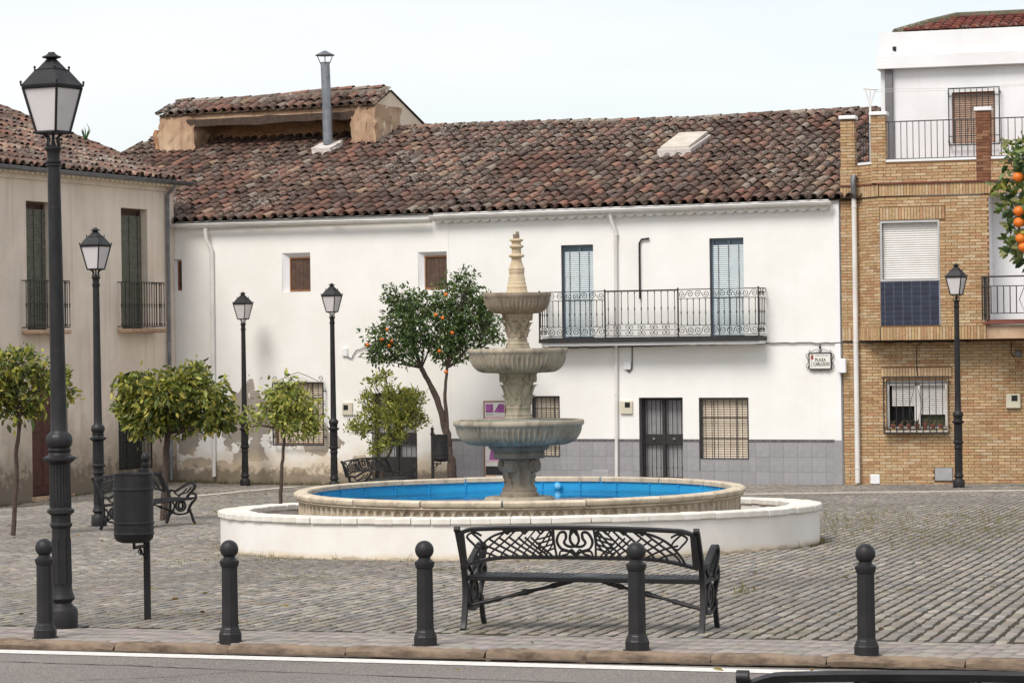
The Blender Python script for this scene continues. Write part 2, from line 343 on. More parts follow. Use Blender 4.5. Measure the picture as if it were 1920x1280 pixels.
# road frame: origin on the kerb edge, x along the kerb (to the right and nearer), y towards the plaza
K0, K1 = ground(0, 1201), ground(1920, 1238); kd = (K1 - K0); KTH = math.atan2(-kd.y, kd.x); KO = (K0.x, K0.y)
def kw(x, y, dz=0.):
    c, s_ = math.cos(KTH), math.sin(KTH); X = KO[0] + x * c + y * s_; Y = KO[1] - x * s_ + y * c; return Vector((X, Y, g(X, Y) + dz))
def kloc(p):
    dx, dy = p.x - KO[0], p.y - KO[1]; c, s_ = math.cos(KTH), math.sin(KTH); return dx * c - dy * s_, dx * s_ + dy * c
EDGE = (kloc(ground(0, 1174))[1] + kloc(ground(1920, 1205))[1]) / 2          # where the setts begin
KW = .16                                                                      # kerb width
sheet('road', np.arange(-14, 24, 1.), np.arange(-8.6, .1, .4), -.058, 'asphalt', (KO, KTH))
sheet('near_pavement', np.arange(-14, 24, 1.), np.arange(-22, -8.5, 1.5), -.004, 'slab', (KO, KTH))
LA, LB = ground(0, 1217, -.055), ground(1340, 1251.5, -.055); lth = math.atan2(-(LB.y - LA.y), LB.x - LA.x); lw = (LA - ground(0, 1222.8, -.055)).length * math.cos(lth)
sheet('road_line', np.arange(-14, 24, .5), np.array([-lw, 0]), -.054, 'line_white', ((LA.x, LA.y), lth))
# crack in the asphalt: a thin ragged groove drawn as a dark filled strip
def crack(pts, w_):
    mb = MB(); P = []
    for i in range(len(pts) - 1):
        for k2 in range(10):
            t = k2 / 10; P.append((pts[i][0] * (1 - t) + pts[i + 1][0] * t, pts[i][1] * (1 - t) + pts[i + 1][1] * t + random.uniform(-.018, .018)))
    vv = []
    for (x, y) in P:
        h = w_ * random.uniform(.25, 1.); vv += [tuple(kw(x, y - h, -.0545)), tuple(kw(x, y + h, -.0545))]
    mb.add(vv, [(2 * i, 2 * i + 1, 2 * i + 3, 2 * i + 2) for i in range(len(P) - 1)]); return mb
ck = kloc(ground(0, 1239, -.055)); c2 = kloc(ground(470, 1256, -.055)); c3 = kloc(ground(1000, 1276, -.055))
P_ = []; mbd = MB(); xs_ = np.arange(-3, 14, .05)
for x_ in xs_:
    p_, q_ = kw(x_, .01, -.0545), kw(x_, -.07 - .05 * abs(math.sin(x_ * 3.1) * math.sin(x_ * 1.3 + 1)) + random.gauss(0, .014), -.0562); P_ += [tuple(p_), tuple(q_)]
mbd.add(P_, [(2 * i, 2 * i + 1, 2 * i + 3, 2 * i + 2) for i in range(len(xs_) - 1)]); mbd.build('gutter_dirt', 'soil', kind='structure')
o = crack([ck, kloc(ground(250, 1247, -.055)), c2, c3, (c3[0] + 3, c3[1] - .3)], .016).build('road_crack', 'dark', kind='structure')
o = crack([c2, (c2[0] - .35, c2[1] - .5), (c2[0] - .9, c2[1] - .9)], .01).build('road_crack', 'dark', kind='structure')
# kerb
kerb = link('kerb', None, kind='structure'); x = -3.0; kvar = []
for q in range(5):
    L_ = 1.0; nx, mb = 12, MB(); prof = [(0.004, -.13), (.0, -.03), (.012, -.008), (.04, .004), (KW - .01, .003), (KW, -.02), (KW, -.13)]; vv = []
    ph = random.random() * 9
    for i in range(nx + 1):
        xx = (i / nx - .5) * L_ * .988; e = .02 if i in (0, nx) else 0
        for (yy, zz) in prof:
            wob = .013 * math.sin(xx * 7 + ph + zz * 30) + random.uniform(-.009, .009)
            vv.append((xx, yy + wob + (e if yy < .05 else 0), zz + (random.uniform(-.008, .004) - e * .5 if zz > -.1 else 0)))
    m = len(prof); mb.add(vv, [(i * m + j, i * m + j + 1, (i + 1) * m + j + 1, (i + 1) * m + j) for i in range(nx) for j in range(m - 1)] + [tuple(range(m)), tuple(nx * m + j for j in range(m - 1, -1, -1))], True)
    kvar.append(mb.mesh('kerb_stone', 'kerb_stone'))
while x < 14:
    Ls = random.uniform(.7, 1.15); p = kw(x + Ls / 2, random.uniform(-.008, .008), 0)
    o = link('kerb_stone', random.choice(kvar), kerb, p, (-SLOPE * .94, SLOPE * .3, -KTH)); o.scale = (Ls, 1, 1); x += Ls
# blocks: setts and pavement slabs
def pal(n, cols, var=.12):
    c_ = np.array(cols)[RNG.integers(0, len(cols), n)]; return c_ * (1 + RNG.normal(0, var, (n, 1))) * (1 + RNG.normal(0, .02, (n, 3)))
def blocks(C, hx, hy, th, cols, hgt=(.0, .007), inset=.008, depth=.03, var=.12, tilt=.03, jit=.006):
    """C world centres (n,2)"""
    n = len(C); c, s_ = math.cos(th), math.sin(th); sx = np.array([-1, 1, 1, -1]); sy = np.array([-1, -1, 1, 1])
    h = RNG.uniform(*hgt, n); tx = RNG.normal(0, tilt, n); ty = RNG.normal(0, tilt, n); V = np.zeros((n, 12, 3))
    jx = RNG.normal(0, jit, (n, 4)); jy = RNG.normal(0, jit, (n, 4))
    for k2, (ins, dz) in enumerate(((0., -depth), (0., -.008), (inset, 0.))):
        lx = sx * (hx[:, None] - ins) + jx; ly = sy * (hy[:, None] - ins) + jy
        X = C[:, :1] + lx * c + ly * s_; Y = C[:, 1:] - lx * s_ + ly * c
        V[:, k2 * 4:k2 * 4 + 4, 0] = X; V[:, k2 * 4:k2 * 4 + 4, 1] = Y
        V[:, k2 * 4:k2 * 4 + 4, 2] = gz(X, Y) + dz + (h[:, None] + lx * tx[:, None] + ly * ty[:, None] if k2 else 0)
    Fl = [(8, 9, 10, 11)] + [(b + i, b + (i + 1) % 4, b + 4 + (i + 1) % 4, b + 4 + i) for b in (0, 4) for i in range(4)]
    Fq = (np.arange(n)[:, None, None] * 12 + np.array(Fl)[None]).reshape(-1, 4)
    return V, Fq, np.repeat(pal(n, cols, var), 9, 0)
def emit(name, parent, V, Fq, T_, single, mat, stuffname):
    """single: indices that become objects of their own, the rest one mesh"""
    n = len(V); mask = np.zeros(n, bool); mask[single] = True
    rest = np.where(~mask)[0]; fl = Fq[:9] % 12
    if len(rest):
        Fr = (np.arange(len(rest))[:, None, None] * 12 + fl[None]).reshape(-1, 4)
        link(stuffname, numpy_mesh(stuffname, V[rest].reshape(-1, 3), Fr, mat, T_.reshape(n, 9, 3)[rest].reshape(-1, 3)), parent, kind='stuff')
    for i in single:
        c = V[i].mean(0); me = numpy_mesh(name, V[i] - c, fl, mat, T_.reshape(n, 9, 3)[i]); link(name, me, parent, tuple(c))
PTH = R(16.3); pu = np.array([math.cos(PTH), -math.sin(PTH)]); pv = np.array([math.sin(PTH), math.cos(PTH)])
FC = Vector((.1, 33.4, 0)); RW = 3.75                       # planter wall round the fountain
PITCH = .116
Cs = []; HX = []; HY = []
for iu in range(-290, 170):
    u0 = iu * PITCH; vs0 = 12 + RNG.uniform(0, .2); ln_ = RNG.uniform(.11, .22, 360); ve = vs0 + np.cumsum(ln_); vm = ve - ln_ / 2
    P = u0 * pu[None] + vm[:, None] * pv[None]; P += pu[None] * (RNG.normal(0, .004, (len(vm), 1)) + .015 * np.sin(vm * .5 + iu * .01)[:, None])
    kl = (P[:, 0] - KO[0]) * math.sin(KTH) + (P[:, 1] - KO[1]) * math.cos(KTH)
    ok = (kl > EDGE + .06) & (P[:, 1] < 70) & (np.abs(P[:, 0]) < .2 * P[:, 1] + 1.2) & (np.hypot(P[:, 0] - FC.x, P[:, 1] - FC.y) > RW + .02)
    Cs.append(P[ok]); HX.append(np.full(ok.sum(), PITCH / 2 - .0155)); HY.append(ln_[ok] / 2 - .0025)
Cs = np.concatenate(Cs); HX = np.concatenate(HX) * RNG.uniform(.94, 1.02, len(Cs)); HY = np.concatenate(HY)
V, Fq, T_ = blocks(Cs, HX, HY, PTH, [S(157, 149, 139), S(143, 138, 132), S(163, 153, 140), S(133, 129, 126), S(151, 140, 127), S(169, 161, 151)], (.001, .005), .007, .03, .09, .016, .004)
plaza = sheet('plaza_paving', np.arange(-26, 26, 1.), np.arange(EDGE, 56, 1.), -.0025, 'joint_bed', (KO, KTH))
vis = np.where((np.abs(Cs[:, 0] / Cs[:, 1]) < .19))[0]; vis = vis[np.argsort(Cs[vis, 1] - HY[vis] * 8)][:300]
emit('sett', plaza, V, Fq, T_, vis, 'sett', 'setts')
# smooth pavement strip between kerb and setts: small long pavers
Cs = []; HX = []; HY = []
for ix in range(-30, 130):
    x0 = ix * .125
    yy = KW + .003
    ys = np.arange(0, 6) * .3 + RNG.uniform(-.2, 0); 
    for y0 in ys:
        a, b = max(y0, KW + .003), min(y0 + .3, EDGE - .01)
        if b - a > .05: p = kw(x0, (a + b) / 2); Cs.append((p.x, p.y)); HX.append(.0605); HY.append((b - a) / 2 - .0025)
Cs = np.array(Cs); V, Fq, T_ = blocks(Cs, np.array(HX), np.array(HY), KTH, [S(158, 149, 142), S(154, 145, 138), S(162, 153, 145)], (-.001, .001), .003, .03, .03, .006, .001)
pave = sheet('pavement', np.arange(-6, 18, 1.), np.array([KW - .01, EDGE + .02]), -.012, 'grout', (KO, KTH))
inx = np.abs(Cs[:, 0] / Cs[:, 1]) < .2; near = np.where(inx)[0]; near = near[np.argsort(Cs[near, 1])][:200]
emit('paver', pave, V, Fq, T_, near, 'slab', 'pavers')
# pale stone strips let into the plaza
def strip(name, pts, w_):
    mb = MB(); vv = []; P = []
    for i in range(len(pts) - 1):
        for k2 in range(12): P.append(pts[i].lerp(pts[i + 1], k2 / 12))
    P.append(pts[-1])
    for i, p in enumerate(P):
        t = (P[min(i + 1, len(P) - 1)] - P[max(i - 1, 0)]).normalized(); n_ = Vector((-t.y, t.x, 0))
        for q, zz in ((-1, -.03), (-1, .02), (1, .02), (1, -.03)):
            a = p + n_ * w_ / 2 * q; vv.append((a.x, a.y, g(a.x, a.y) + zz))
    mb.add(vv, [(4 * i + j, 4 * i + j + 1, 4 * i + j + 5, 4 * i + j + 4) for i in range(len(P) - 1) for j in range(3)]); return mb.build(name, 'pale_strip', kind='structure')
strip('edging_strip', [ground(1390, 927), ground(1660, 923), ground(1940, 919.5)], .22)
strip('edging_strip', [ground(330, 932), ground(440, 922.5), ground(556, 913)], .3)
# ================================================================== building kit
def wall_holes(x0, x1, z0, z1, holes, reveal=.18, mb=None, y=0.):
    """front sheet at y with rectangular openings (x0,z0,x1,z1[,depth]) and their reveals"""
    mb = mb or MB(); xs = sorted({x0, x1, *[h[0] for h in holes], *[h[2] for h in holes]}); zs = sorted({z0, z1, *[h[1] for h in holes], *[h[3] for h in holes]})
    xs = [v for v in xs if x0 <= v <= x1]; zs = [v for v in zs if z0 <= v <= z1]
    for i in range(len(xs) - 1):
        for j in range(len(zs) - 1):
            cx, cz = (xs[i] + xs[i + 1]) / 2, (zs[j] + zs[j + 1]) / 2
            if any(h[0] < cx < h[2] and h[1] < cz < h[3] for h in holes): continue
            mb.add([(xs[i], y, zs[j]), (xs[i + 1], y, zs[j]), (xs[i + 1], y, zs[j + 1]), (xs[i], y, zs[j + 1])], [(0, 1, 2, 3)])
    for h in holes:
        a, b, c, d = h[:4]; dp = h[4] if len(h) > 4 else reveal
        mb.add([(a, y, b), (c, y, b), (c, y, d), (a, y, d), (a, y + dp, b), (c, y + dp, b), (c, y + dp, d), (a, y + dp, d)], [(0, 4, 5, 1), (1, 5, 6, 2), (2, 6, 7, 3), (3, 7, 4, 0)])
    return mb
def shell(mb, x0, x1, z0, z1, depth, gable=0., y=0.):
    """side walls (with gables) and back wall of a house body"""
    m = depth / 2
    for x in (x0, x1): mb.add([(x, y, z0), (x, depth, z0), (x, depth, z1), (x, y + m, z1 + gable), (x, y, z1)], [(0, 1, 2, 3, 4)])
    mb.add([(x0, depth, z0), (x1, depth, z0), (x1, depth, z1), (x0, depth, z1)], [(0, 1, 2, 3)])
def slat_shutter(name, mat, parent, x0, z0, x1, z1, y, pitch=.045, cords=2, cmat='black_cable', wob=0.):
    """roller blind of horizontal slats (each a few centimetres high), with its cords"""
    mb = MB(); z = z0; n = max(1, int((z1 - z0) / pitch)); p = (z1 - z0) / n
    for i in range(n):
        z = z0 + i * p; d = random.uniform(-.002, .002) + wob * math.sin(i * .5)
        mb.add([(x0, y + d, z + p * .04), (x1, y + d, z + p * .04), (x1, y + d - .012, z + p * .5), (x0, y + d - .012, z + p * .5), (x1, y + d, z + p * .9), (x0, y + d, z + p * .9)], [(0, 1, 2, 3), (3, 2, 4, 5)])
    mb.add([(x0, y + .02, z0), (x1, y + .02, z0), (x1, y + .02, z1), (x0, y + .02, z1)], [(0, 1, 2, 3)])
    o = mb.build(name, mat, parent)
    if cords:
        cm = MB()
        for i in range(cords): xx = x0 + (x1 - x0) * (i + .5) / cords; cm.box(xx - .006, xx + .006, y - .022, y - .014, z0, z1)
        cm.build('cord', cmat, o if parent is None else o) if parent.parent is None else cm.build('cord', cmat, parent)
    return o
def rect_frame(mb, x0, z0, x1, z1, y0, y1, w_):
    mb.box(x0, x0 + w_, y0, y1, z0, z1); mb.box(x1 - w_, x1, y0, y1, z0, z1); mb.box(x0 + w_, x1 - w_, y0, y1, z1 - w_, z1); mb.box(x0 + w_, x1 - w_, y0, y1, z0, z0 + w_)
def bar_meshes(): pass
_bars = {}
def baluster(h, mat, r=.008, knob=True):
    """wrought-iron upright with collars, shared between copies"""
    k2 = (round(h, 3), mat, r, knob)
    if k2 not in _bars:
        mb = MB(); pr = [(r, 0), (r, h * .03), (r * 2, h * .045), (r * 2, h * .06), (r, h * .075)]
        if knob: pr += [(r, h * .42), (r * 1.9, h * .44), (r * 1.2, h * .46), (r * 1.9, h * .48), (r * 1.9, h * .5), (r * 1.2, h * .52), (r, h * .54)]
        pr += [(r, h * .94), (r * 1.8, h * .955), (r * 1.8, h * .97), (r, h * .98), (r, h)]
        if not knob: pr = [(r, 0), (r, h)]
        mb.lathe(pr, 8); _bars[k2] = mb.mesh('baluster', mat)
    return _bars[k2]
def spiral(cx, cz, r, a0, turns, sgn=1, n=22, shrink=.12):
    return [(cx + r * (1 - (1 - shrink) * i / n) * math.cos(a0 + sgn * turns * 2 * math.pi * i / n), cz + r * (1 - (1 - shrink) * i / n) * math.sin(a0 + sgn * turns * 2 * math.pi * i / n)) for i in range(n + 1)]
def s_scroll(mb, x0, x1, z0, z1, y, w_=.012, flip=1):
    """one running S scroll in a frieze cell"""
    h = z1 - z0; cx = (x0 + x1) / 2; W = (x1 - x0); r = h * .46; zc = (z0 + z1) / 2
    a = spiral(cx - W * .25, zc, r, 0., 1.6, flip, 30); b = spiral(cx + W * .25, zc, r, math.pi, 1.6, flip, 30)
    pts = [(p[0], y, p[1]) for p in a[::-1]] + [(cx, y, zc)] + [(p[0], y, p[1]) for p in b]
    mb.ribbon(pts, w_ * .8, w_, (0, 1, 0))
def tile_mesh(tint, L_=.52, r0=.098, r1=.078, n=6, inv=False):
    mb = MB(); vv = []
    for (y, r) in ((0, r0), (L_, r1)):
        for rr in (r, r - .014):
            for i in range(n + 1):
                a = math.pi * i / n; vv.append((rr * math.cos(a), y, rr * math.sin(a) * .86))
    m = n + 1
    fs = [(i, i + 1, 2 * m + i + 1, 2 * m + i) for i in range(n)]; mb.add(vv, fs, True, tint)
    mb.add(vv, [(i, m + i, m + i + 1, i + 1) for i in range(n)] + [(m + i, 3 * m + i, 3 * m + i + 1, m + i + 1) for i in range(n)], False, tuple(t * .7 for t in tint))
    return mb
TP = [S(94, 80, 74), S(82, 72, 69), S(102, 84, 76), S(146, 106, 92), S(130, 96, 86), S(114, 90, 82), S(174, 148, 124), S(160, 150, 138), S(74, 66, 64), S(124, 102, 92), S(158, 114, 98), S(108, 100, 96)]
TP = [tuple(.94 * (.66 * c[i] + .34 * m_) for i, m_ in enumerate(S(126, 94, 78))) for c in TP]
BCW = (.98, .99, .98)
TV = [[tile_mesh(tuple(x * f for x in c)) for f in (.85, 1.05)] for c in TP]; TVF = [t for row in TV for t in row]
TVM = [t.mesh('roof_tile', 'roof_tile', True) for t in TVF]
def tile_roof(parent, x0, x1, depth, rise0, rise1, z0, over=.16, pitch=.272, expo=.40, single=300, skip=None, back=True, sheet_mat='roof_tile', warm=0., y0=0.):
    """barrel-tile roof: x along the eave, y up the slope; returns the roof part"""
    n = round((x1 - x0) / pitch); pitch = (x1 - x0) / n; ang = math.atan((rise0 + rise1) / 2 / depth)
    def zz(x, y):
        f = (x - x0) / (x1 - x0); rise = rise0 + (rise1 - rise0) * f
        return z0 + (y - y0) / depth * rise - .035 * math.sin(f * 2 * math.pi) * (y - y0) / depth
    base = MB(); N = 24; vv = [(x0 + (x1 - x0) * i / N, y, zz(x0 + (x1 - x0) * i / N, y) - .03) for y in (y0 - over + .05, y0 + depth) for i in range(N + 1)]
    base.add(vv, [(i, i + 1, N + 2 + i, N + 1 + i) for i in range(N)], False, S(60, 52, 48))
    # channel tiles: concave runs between the covers
    for c in range(n + 1):
        xx = x0 + c * pitch; rows = int((depth + over) / expo)
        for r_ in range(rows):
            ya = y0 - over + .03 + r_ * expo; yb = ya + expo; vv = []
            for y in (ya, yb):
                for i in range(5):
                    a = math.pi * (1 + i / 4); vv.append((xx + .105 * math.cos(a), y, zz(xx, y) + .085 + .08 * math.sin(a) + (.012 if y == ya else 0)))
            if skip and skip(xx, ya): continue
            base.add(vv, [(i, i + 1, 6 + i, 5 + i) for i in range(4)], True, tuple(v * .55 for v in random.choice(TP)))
    if back:
        vv = [(x0, y0 + depth, zz(x0, y0 + depth)), (x1, y0 + depth, zz(x1, y0 + depth)), (x1, y0 + 2 * depth, z0), (x0, y0 + 2 * depth, z0)]; base.add(vv, [(0, 1, 2, 3)], False, S(110, 86, 76))
    roof = base.build('roof', 'roof_tile', parent, tints=True)
    rest = MB(); cnt = 0; rows = int((depth + over) / expo); wts = [1.5, 1.5, 1.3, 1.2, 1.2, 1.3, .6, .6, 1.3, 1.2, .7, 1]
    for r_ in range(rows + 1):
        for c in range(n):
            xx = x0 + (c + .5) * pitch + random.gauss(0, .012); y = y0 - over + r_ * expo + random.gauss(0, .022)
            if y + .3 > y0 + depth or (skip and skip(xx, y)): continue
            k2 = random.choices(range(12), wts)[0] * 2 + random.randint(0, 1)
            M_ = Matrix.Translation((xx, y, zz(xx, y) + .052 + random.gauss(0, .006))) @ Matrix.Rotation(ang - .05 + random.gauss(0, .02), 4, 'X') @ Matrix.Rotation(random.gauss(0, .035), 4, 'Z') @ Matrix.Rotation(random.gauss(0, .05), 4, 'Y')
            if cnt < single:
                o = link('roof_tile', TVM[k2], roof); o.matrix_local = M_; cnt += 1
            else:
                t = TVF[k2]; b = len(rest.v); rest.v.extend([M_ @ p for p in t.v]); rest.f.extend([tuple(i + b for i in f) for f in t.f]); rest.sm.extend(t.sm); rest.t.extend(t.t)
    if rest.v: rest.build('roof_tiles', 'roof_tile', roof, tints=True, kind='stuff')
    # ridge
    x = x0; 
    while x < x1 - .45:
        k2 = random.choice([6, 7, 14, 15, 18, 19, 22, 23, 0, 4]); o = link('ridge_tile', TVM[k2], roof)
        o.matrix_local = Matrix.Translation((x + .5, y0 + depth, zz(x, y0 + depth) + .05 + random.gauss(0, .008))) @ Matrix.Rotation(R(90), 4, 'Z') @ Matrix.Rotation(-.03, 4, 'X') @ Matrix.Scale(1.35, 4, (1, 0, 0)); x += .44
        if skip and skip(x, y0 + depth): bpy.data.objects.remove(o)
    mo = MB(); N = 60; vv = []
    for i in range(N + 1):
        xx = x0 + (x1 - x0) * i / N
        for (dy, dz) in ((-.34, -.06), (-.2, .06), (-.02, .1)): vv.append((xx, y0 + depth + dy, zz(xx, y0 + depth + dy) + dz + random.gauss(0, .012)))
    mo.add(vv, [(3 * i + j, 3 * i + 3 + j, 3 * i + 4 + j, 3 * i + 1 + j) for i in range(N) for j in range(2) if not (skip and skip(x0 + (x1 - x0) * i / N, y0 + depth))], False, S(112, 98, 88)); mo.build('ridge_mortar', 'roof_tile', roof, tints=True)
    return roof, zz
BC = [S(202, 168, 130), S(198, 162, 122), S(206, 174, 138), S(194, 155, 118), S(198, 168, 126), S(190, 148, 112), S(210, 184, 150), S(203, 170, 133)]
def brickwork(parent, x0, x1, z0, z1, holes, y=0., T=None, single=0, mortar=True, BL=.24, BH=.054, J=.011, cols=None, soldier=False, proud=.007, name='brick', phase=0.):
    """running-bond bricks standing proud of a mortar wall; T maps (x,y,z) into the parent's space"""
    cols = cols or [tuple(v * f for v, f in zip(c, BCW)) for c in BC]; T = T or Matrix.Identity(4)
    if mortar:
        m = wall_holes(x0, x1, z0, z1, holes, .2, y=y); m.v = [T @ v for v in m.v]; par = m.build('wall', 'mortar', parent)
    else: par = parent
    rest = MB(); cnt = 0
    if soldier: BL, BH = BH, z1 - z0 - J
    rows = int((z1 - z0 + 1e-6) / (BH + J)); zq = z0
    for r_ in range(rows):
        za = z0 + r_ * (BH + J) + J / 2; zb = za + BH; xs = x0 - ((BL + J) / 2 if r_ % 2 and not soldier else 0) + phase
        while xs < x1:
            a, b = max(xs + J / 2, x0), min(xs + BL + J / 2, x1); xs += BL + J
            segs = [(a, b)]
            for h in holes:
                if h[3] > za + .004 and h[1] < zb - .004:
                    ns = []
                    for (p, q) in segs:
                        if h[2] <= p or h[0] >= q: ns.append((p, q)); continue
                        if h[0] > p: ns.append((p, h[0]))
                        if h[2] < q: ns.append((h[2], q))
                    segs = ns
            for (p, q) in segs:
                if q - p < .025: continue
                c = random.choice(cols); f = random.gauss(1, .06); c = tuple(max(.02, v * f) for v in c); d = random.uniform(-.0025, .0025); mb = rest
                one = cnt < single and q - p > (.1 if not soldier else .03)
                if one: mb = MB()
                bx = (p, q, y - proud + d, y + .012, za, zb)
                vv = [(bx[0], bx[2], bx[4]), (bx[1], bx[2], bx[4]), (bx[1], bx[3], bx[4]), (bx[0], bx[3], bx[4]), (bx[0], bx[2], bx[5]), (bx[1], bx[2], bx[5]), (bx[1], bx[3], bx[5]), (bx[0], bx[3], bx[5])]
                fs = [(0, 1, 5, 4), (3, 0, 4, 7), (1, 2, 6, 5), (4, 5, 6, 7), (3, 2, 1, 0)]
                if one:
                    ctr = T @ Vector(((p + q) / 2, y, (za + zb) / 2)); mb.add([(T @ Vector(v)) - ctr for v in vv], fs, False, c); mb.build(name, 'brick', par, tuple(ctr), tints=True); cnt += 1
                else: mb.add(vv, fs, False, c, T)
    if rest.v: rest.build(name + 'work', 'brick', par, tints=True, kind='stuff')
    return par
def gutter(parent, pts, r, mat, name='gutter'):
    """half-round gutter along pts with brackets"""
    mb = MB(); vv = []; n = 8
    for p in pts:
        p = Vector(p)
        for rr in (r, r - .008):
            for i in range(n + 1): a = math.pi * (1 + i / n); vv.append((p.x, p.y + rr * math.cos(a), p.z + rr * math.sin(a)))
    m = 2 * (n + 1)
    for j in range(len(pts) - 1):
        mb.add([], []) 
    mb.add(vv, [(j * m + i, j * m + i + 1, (j + 1) * m + i + 1, (j + 1) * m + i) for j in range(len(pts) - 1) for i in range(n)] + [(j * m + n + 1 + i, (j + 1) * m + n + 1 + i, (j + 1) * m + n + 2 + i, j * m + n + 2 + i) for j in range(len(pts) - 1) for i in range(n)], True)
    for e in (0, len(pts) - 1): mb.add([vv[e * m + i] for i in range(n + 1)], [tuple(range(n + 1))])
    mb.tube([(p[0], p[1] - r, p[2]) for p in pts], .011, 6)
    o = mb.build(name, mat, parent)
    L_ = pts[-1][0] - pts[0][0]; k2 = int(abs(L_) / .95)
    jm = MB(); jm.lathe([(r + .004, -.02), (r + .004, .02)], 16, cap=False, a0=math.pi, a1=2 * math.pi); me = jm.mesh('gutter_joint', mat)
    for i in range(1, k2):
        f = i / k2 * (len(pts) - 1); a = Vector(pts[int(f)]); b = Vector(pts[min(int(f) + 1, len(pts) - 1)]); p = a.lerp(b, f - int(f))
        q = link('gutter_joint', me, o); q.matrix_local = Matrix.Translation(p) @ Matrix.Rotation(R(90), 4, 'Y') @ Matrix.Rotation(R(90), 4, 'Z')
    return o
def downpipe(parent, pts, r, mat, clips=(), name='downpipe'):
    mb = MB(); mb.tube(pts, r, 12); o = mb.build(name, mat, parent)
    for (x, y, z) in clips: c = MB(); c.lathe([(r + .006, -.02), (r + .006, .02)], 14); c.build('pipe_clip', mat, o, (x, y, z))
    return o
def text(s_, size, mat, parent, loc, rot=(R(90), 0, 0), sx=1., name='lettering', ext=.001):
    cu = bpy.data.curves.new('t', 'FONT'); cu.body = s_; cu.size = size; cu.extrude = ext; cu.align_x = 'CENTER'; cu.align_y = 'CENTER'; cu.offset = size * .016
    t = bpy.data.objects.new('t', cu); SC.collection.objects.link(t); dg = bpy.context.evaluated_depsgraph_get(); me = bpy.data.meshes.new_from_object(t.evaluated_get(dg))
    bpy.data.objects.remove(t); me.materials.clear(); me.materials.append(MATS[mat]); o = link(name, me, parent, loc, rot); o.scale = (sx, 1, 1); return o
# ================================================================== the long white terrace (two houses)
pA = ground(1580, 908); fa = Frame(pA, -R(24)); TH = R(24)
ZE = (fa(815, 405)[1] + fa(1565, 377)[1]) / 2            # eave height
XK = fa(843, 600)[0]; XG = fa(812, 408)[0]; XL = fa(286, 262, 7.4)[0]; RD = 7.4
rA = fa(735, 240, RD)[1] - ZE - .17; rB = fa(1630, 206, RD)[1] - ZE - .17
xa, xb = fa(735, 240, RD)[0], fa(1630, 206, RD)[0]
def rise_at(x): return rA + (rB - rA) * (x - xa) / (xb - xa)
house1 = thing('white_house', 'long whitewashed house with peeling plaster, small brown shuttered windows and weathered tile roof', 'house', pA, fa.rz)
house2 = thing('white_house', 'white house with iron balcony, grey tiled base and weathered clay tile roof', 'house', pA, fa.rz)
# openings (x0,z0,x1,z1,depth)
def op(x0, y0, x1, y1, d): return (*fa.rect(x0, y0, x1, y1), d)
SW = [op(529, 474, 582, 547, .14), op(784, 472, 838, 543, .14), op(322, 486, 341, 545, .14)]
W1 = op(514, 716, 606, 833, .16); D1 = op(697, 737, 782, 912, .22)
plp = [fa(470, 790), fa(355, 825), fa(560, 800), fa(420, 880), fa(680, 870), fa(530, 770), fa(372, 866), fa(600, 830), fa(560, 885)]
prr = [(.62, .85), (.3, .42), (.7, .5), (.5, .22), (.25, .3), (.8, .22), (.5, .12), (.5, .3), (.2, .1)]
plaster('plaster_peeling', S(240, 237, 232), S(232, 228, 221), patches=[(a[0], a[1], r[0], r[1]) for a, r in zip(plp, prr)], lower=(.75, S(206, 184, 156), 1.1, S(108, 98, 80)), streak=.12, stain=S(228, 220, 208))
plaster('plaster_white', S(238, 236, 232), S(230, 227, 221), streak=.16, stain=S(224, 219, 212))
plaster('plaster_clean', S(238, 237, 237), S(228, 226, 226), streak=.2, stain=S(214, 210, 206))
plaster('plaster_beige', S(230, 215, 199), S(210, 194, 178), streak=.45, stain=S(174, 156, 140), lower=(1.9, S(156, 140, 122), 2.6, S(104, 92, 76)), nbump=.5)
plaster('plaster_old', S(200, 172, 142), S(150, 114, 90), streak=.6, stain=S(104, 78, 62), nbump=1.)
plaster('plaster_cream', S(228, 214, 192), S(214, 198, 174), streak=.3, stain=S(180, 160, 138))
m = wall_holes(XL, XK - .002, -.8, ZE + .06, SW + [W1, D1]); shell(m, XL, XK - .002, -.8, ZE + .06, 2 * RD, (rA + rB) / 2 - .1); m.build('wall', 'plaster_peeling', house1)
W2 = op(998, 742, 1050, 857, .16); W3 = op(1311, 745, 1404, 862, .16); D2 = op(1199, 745, 1281, 912, .24)
B1 = op(1053, 459, 1113, 634, .2); B2 = op(1331, 446, 1395, 631, .2)
m = wall_holes(XK + .002, 0, -.8, ZE + .06, [W2, W3, D2, B1, B2]); shell(m, XK + .002, 0, -.8, ZE + .06, 2 * RD, (rA + rB) / 2 - .1); m.build('wall', 'plaster_white', house2)
m = MB(); m.box(fa(1566, 600)[0], .0, -.035, -.003, -.8, ZE - .05); m.build('corner_pilaster', 'plaster_clean', house2)
# roofs
sky_x, sky_z = fa(1275, 262, 4.9)
tile_roof(house1, XL, XK, RD, rise_at(XL), rise_at(XK), ZE + .09, single=300)
tile_roof(house2, XK, .42, RD, rise_at(XK), rise_at(.42), ZE + .09, single=300)
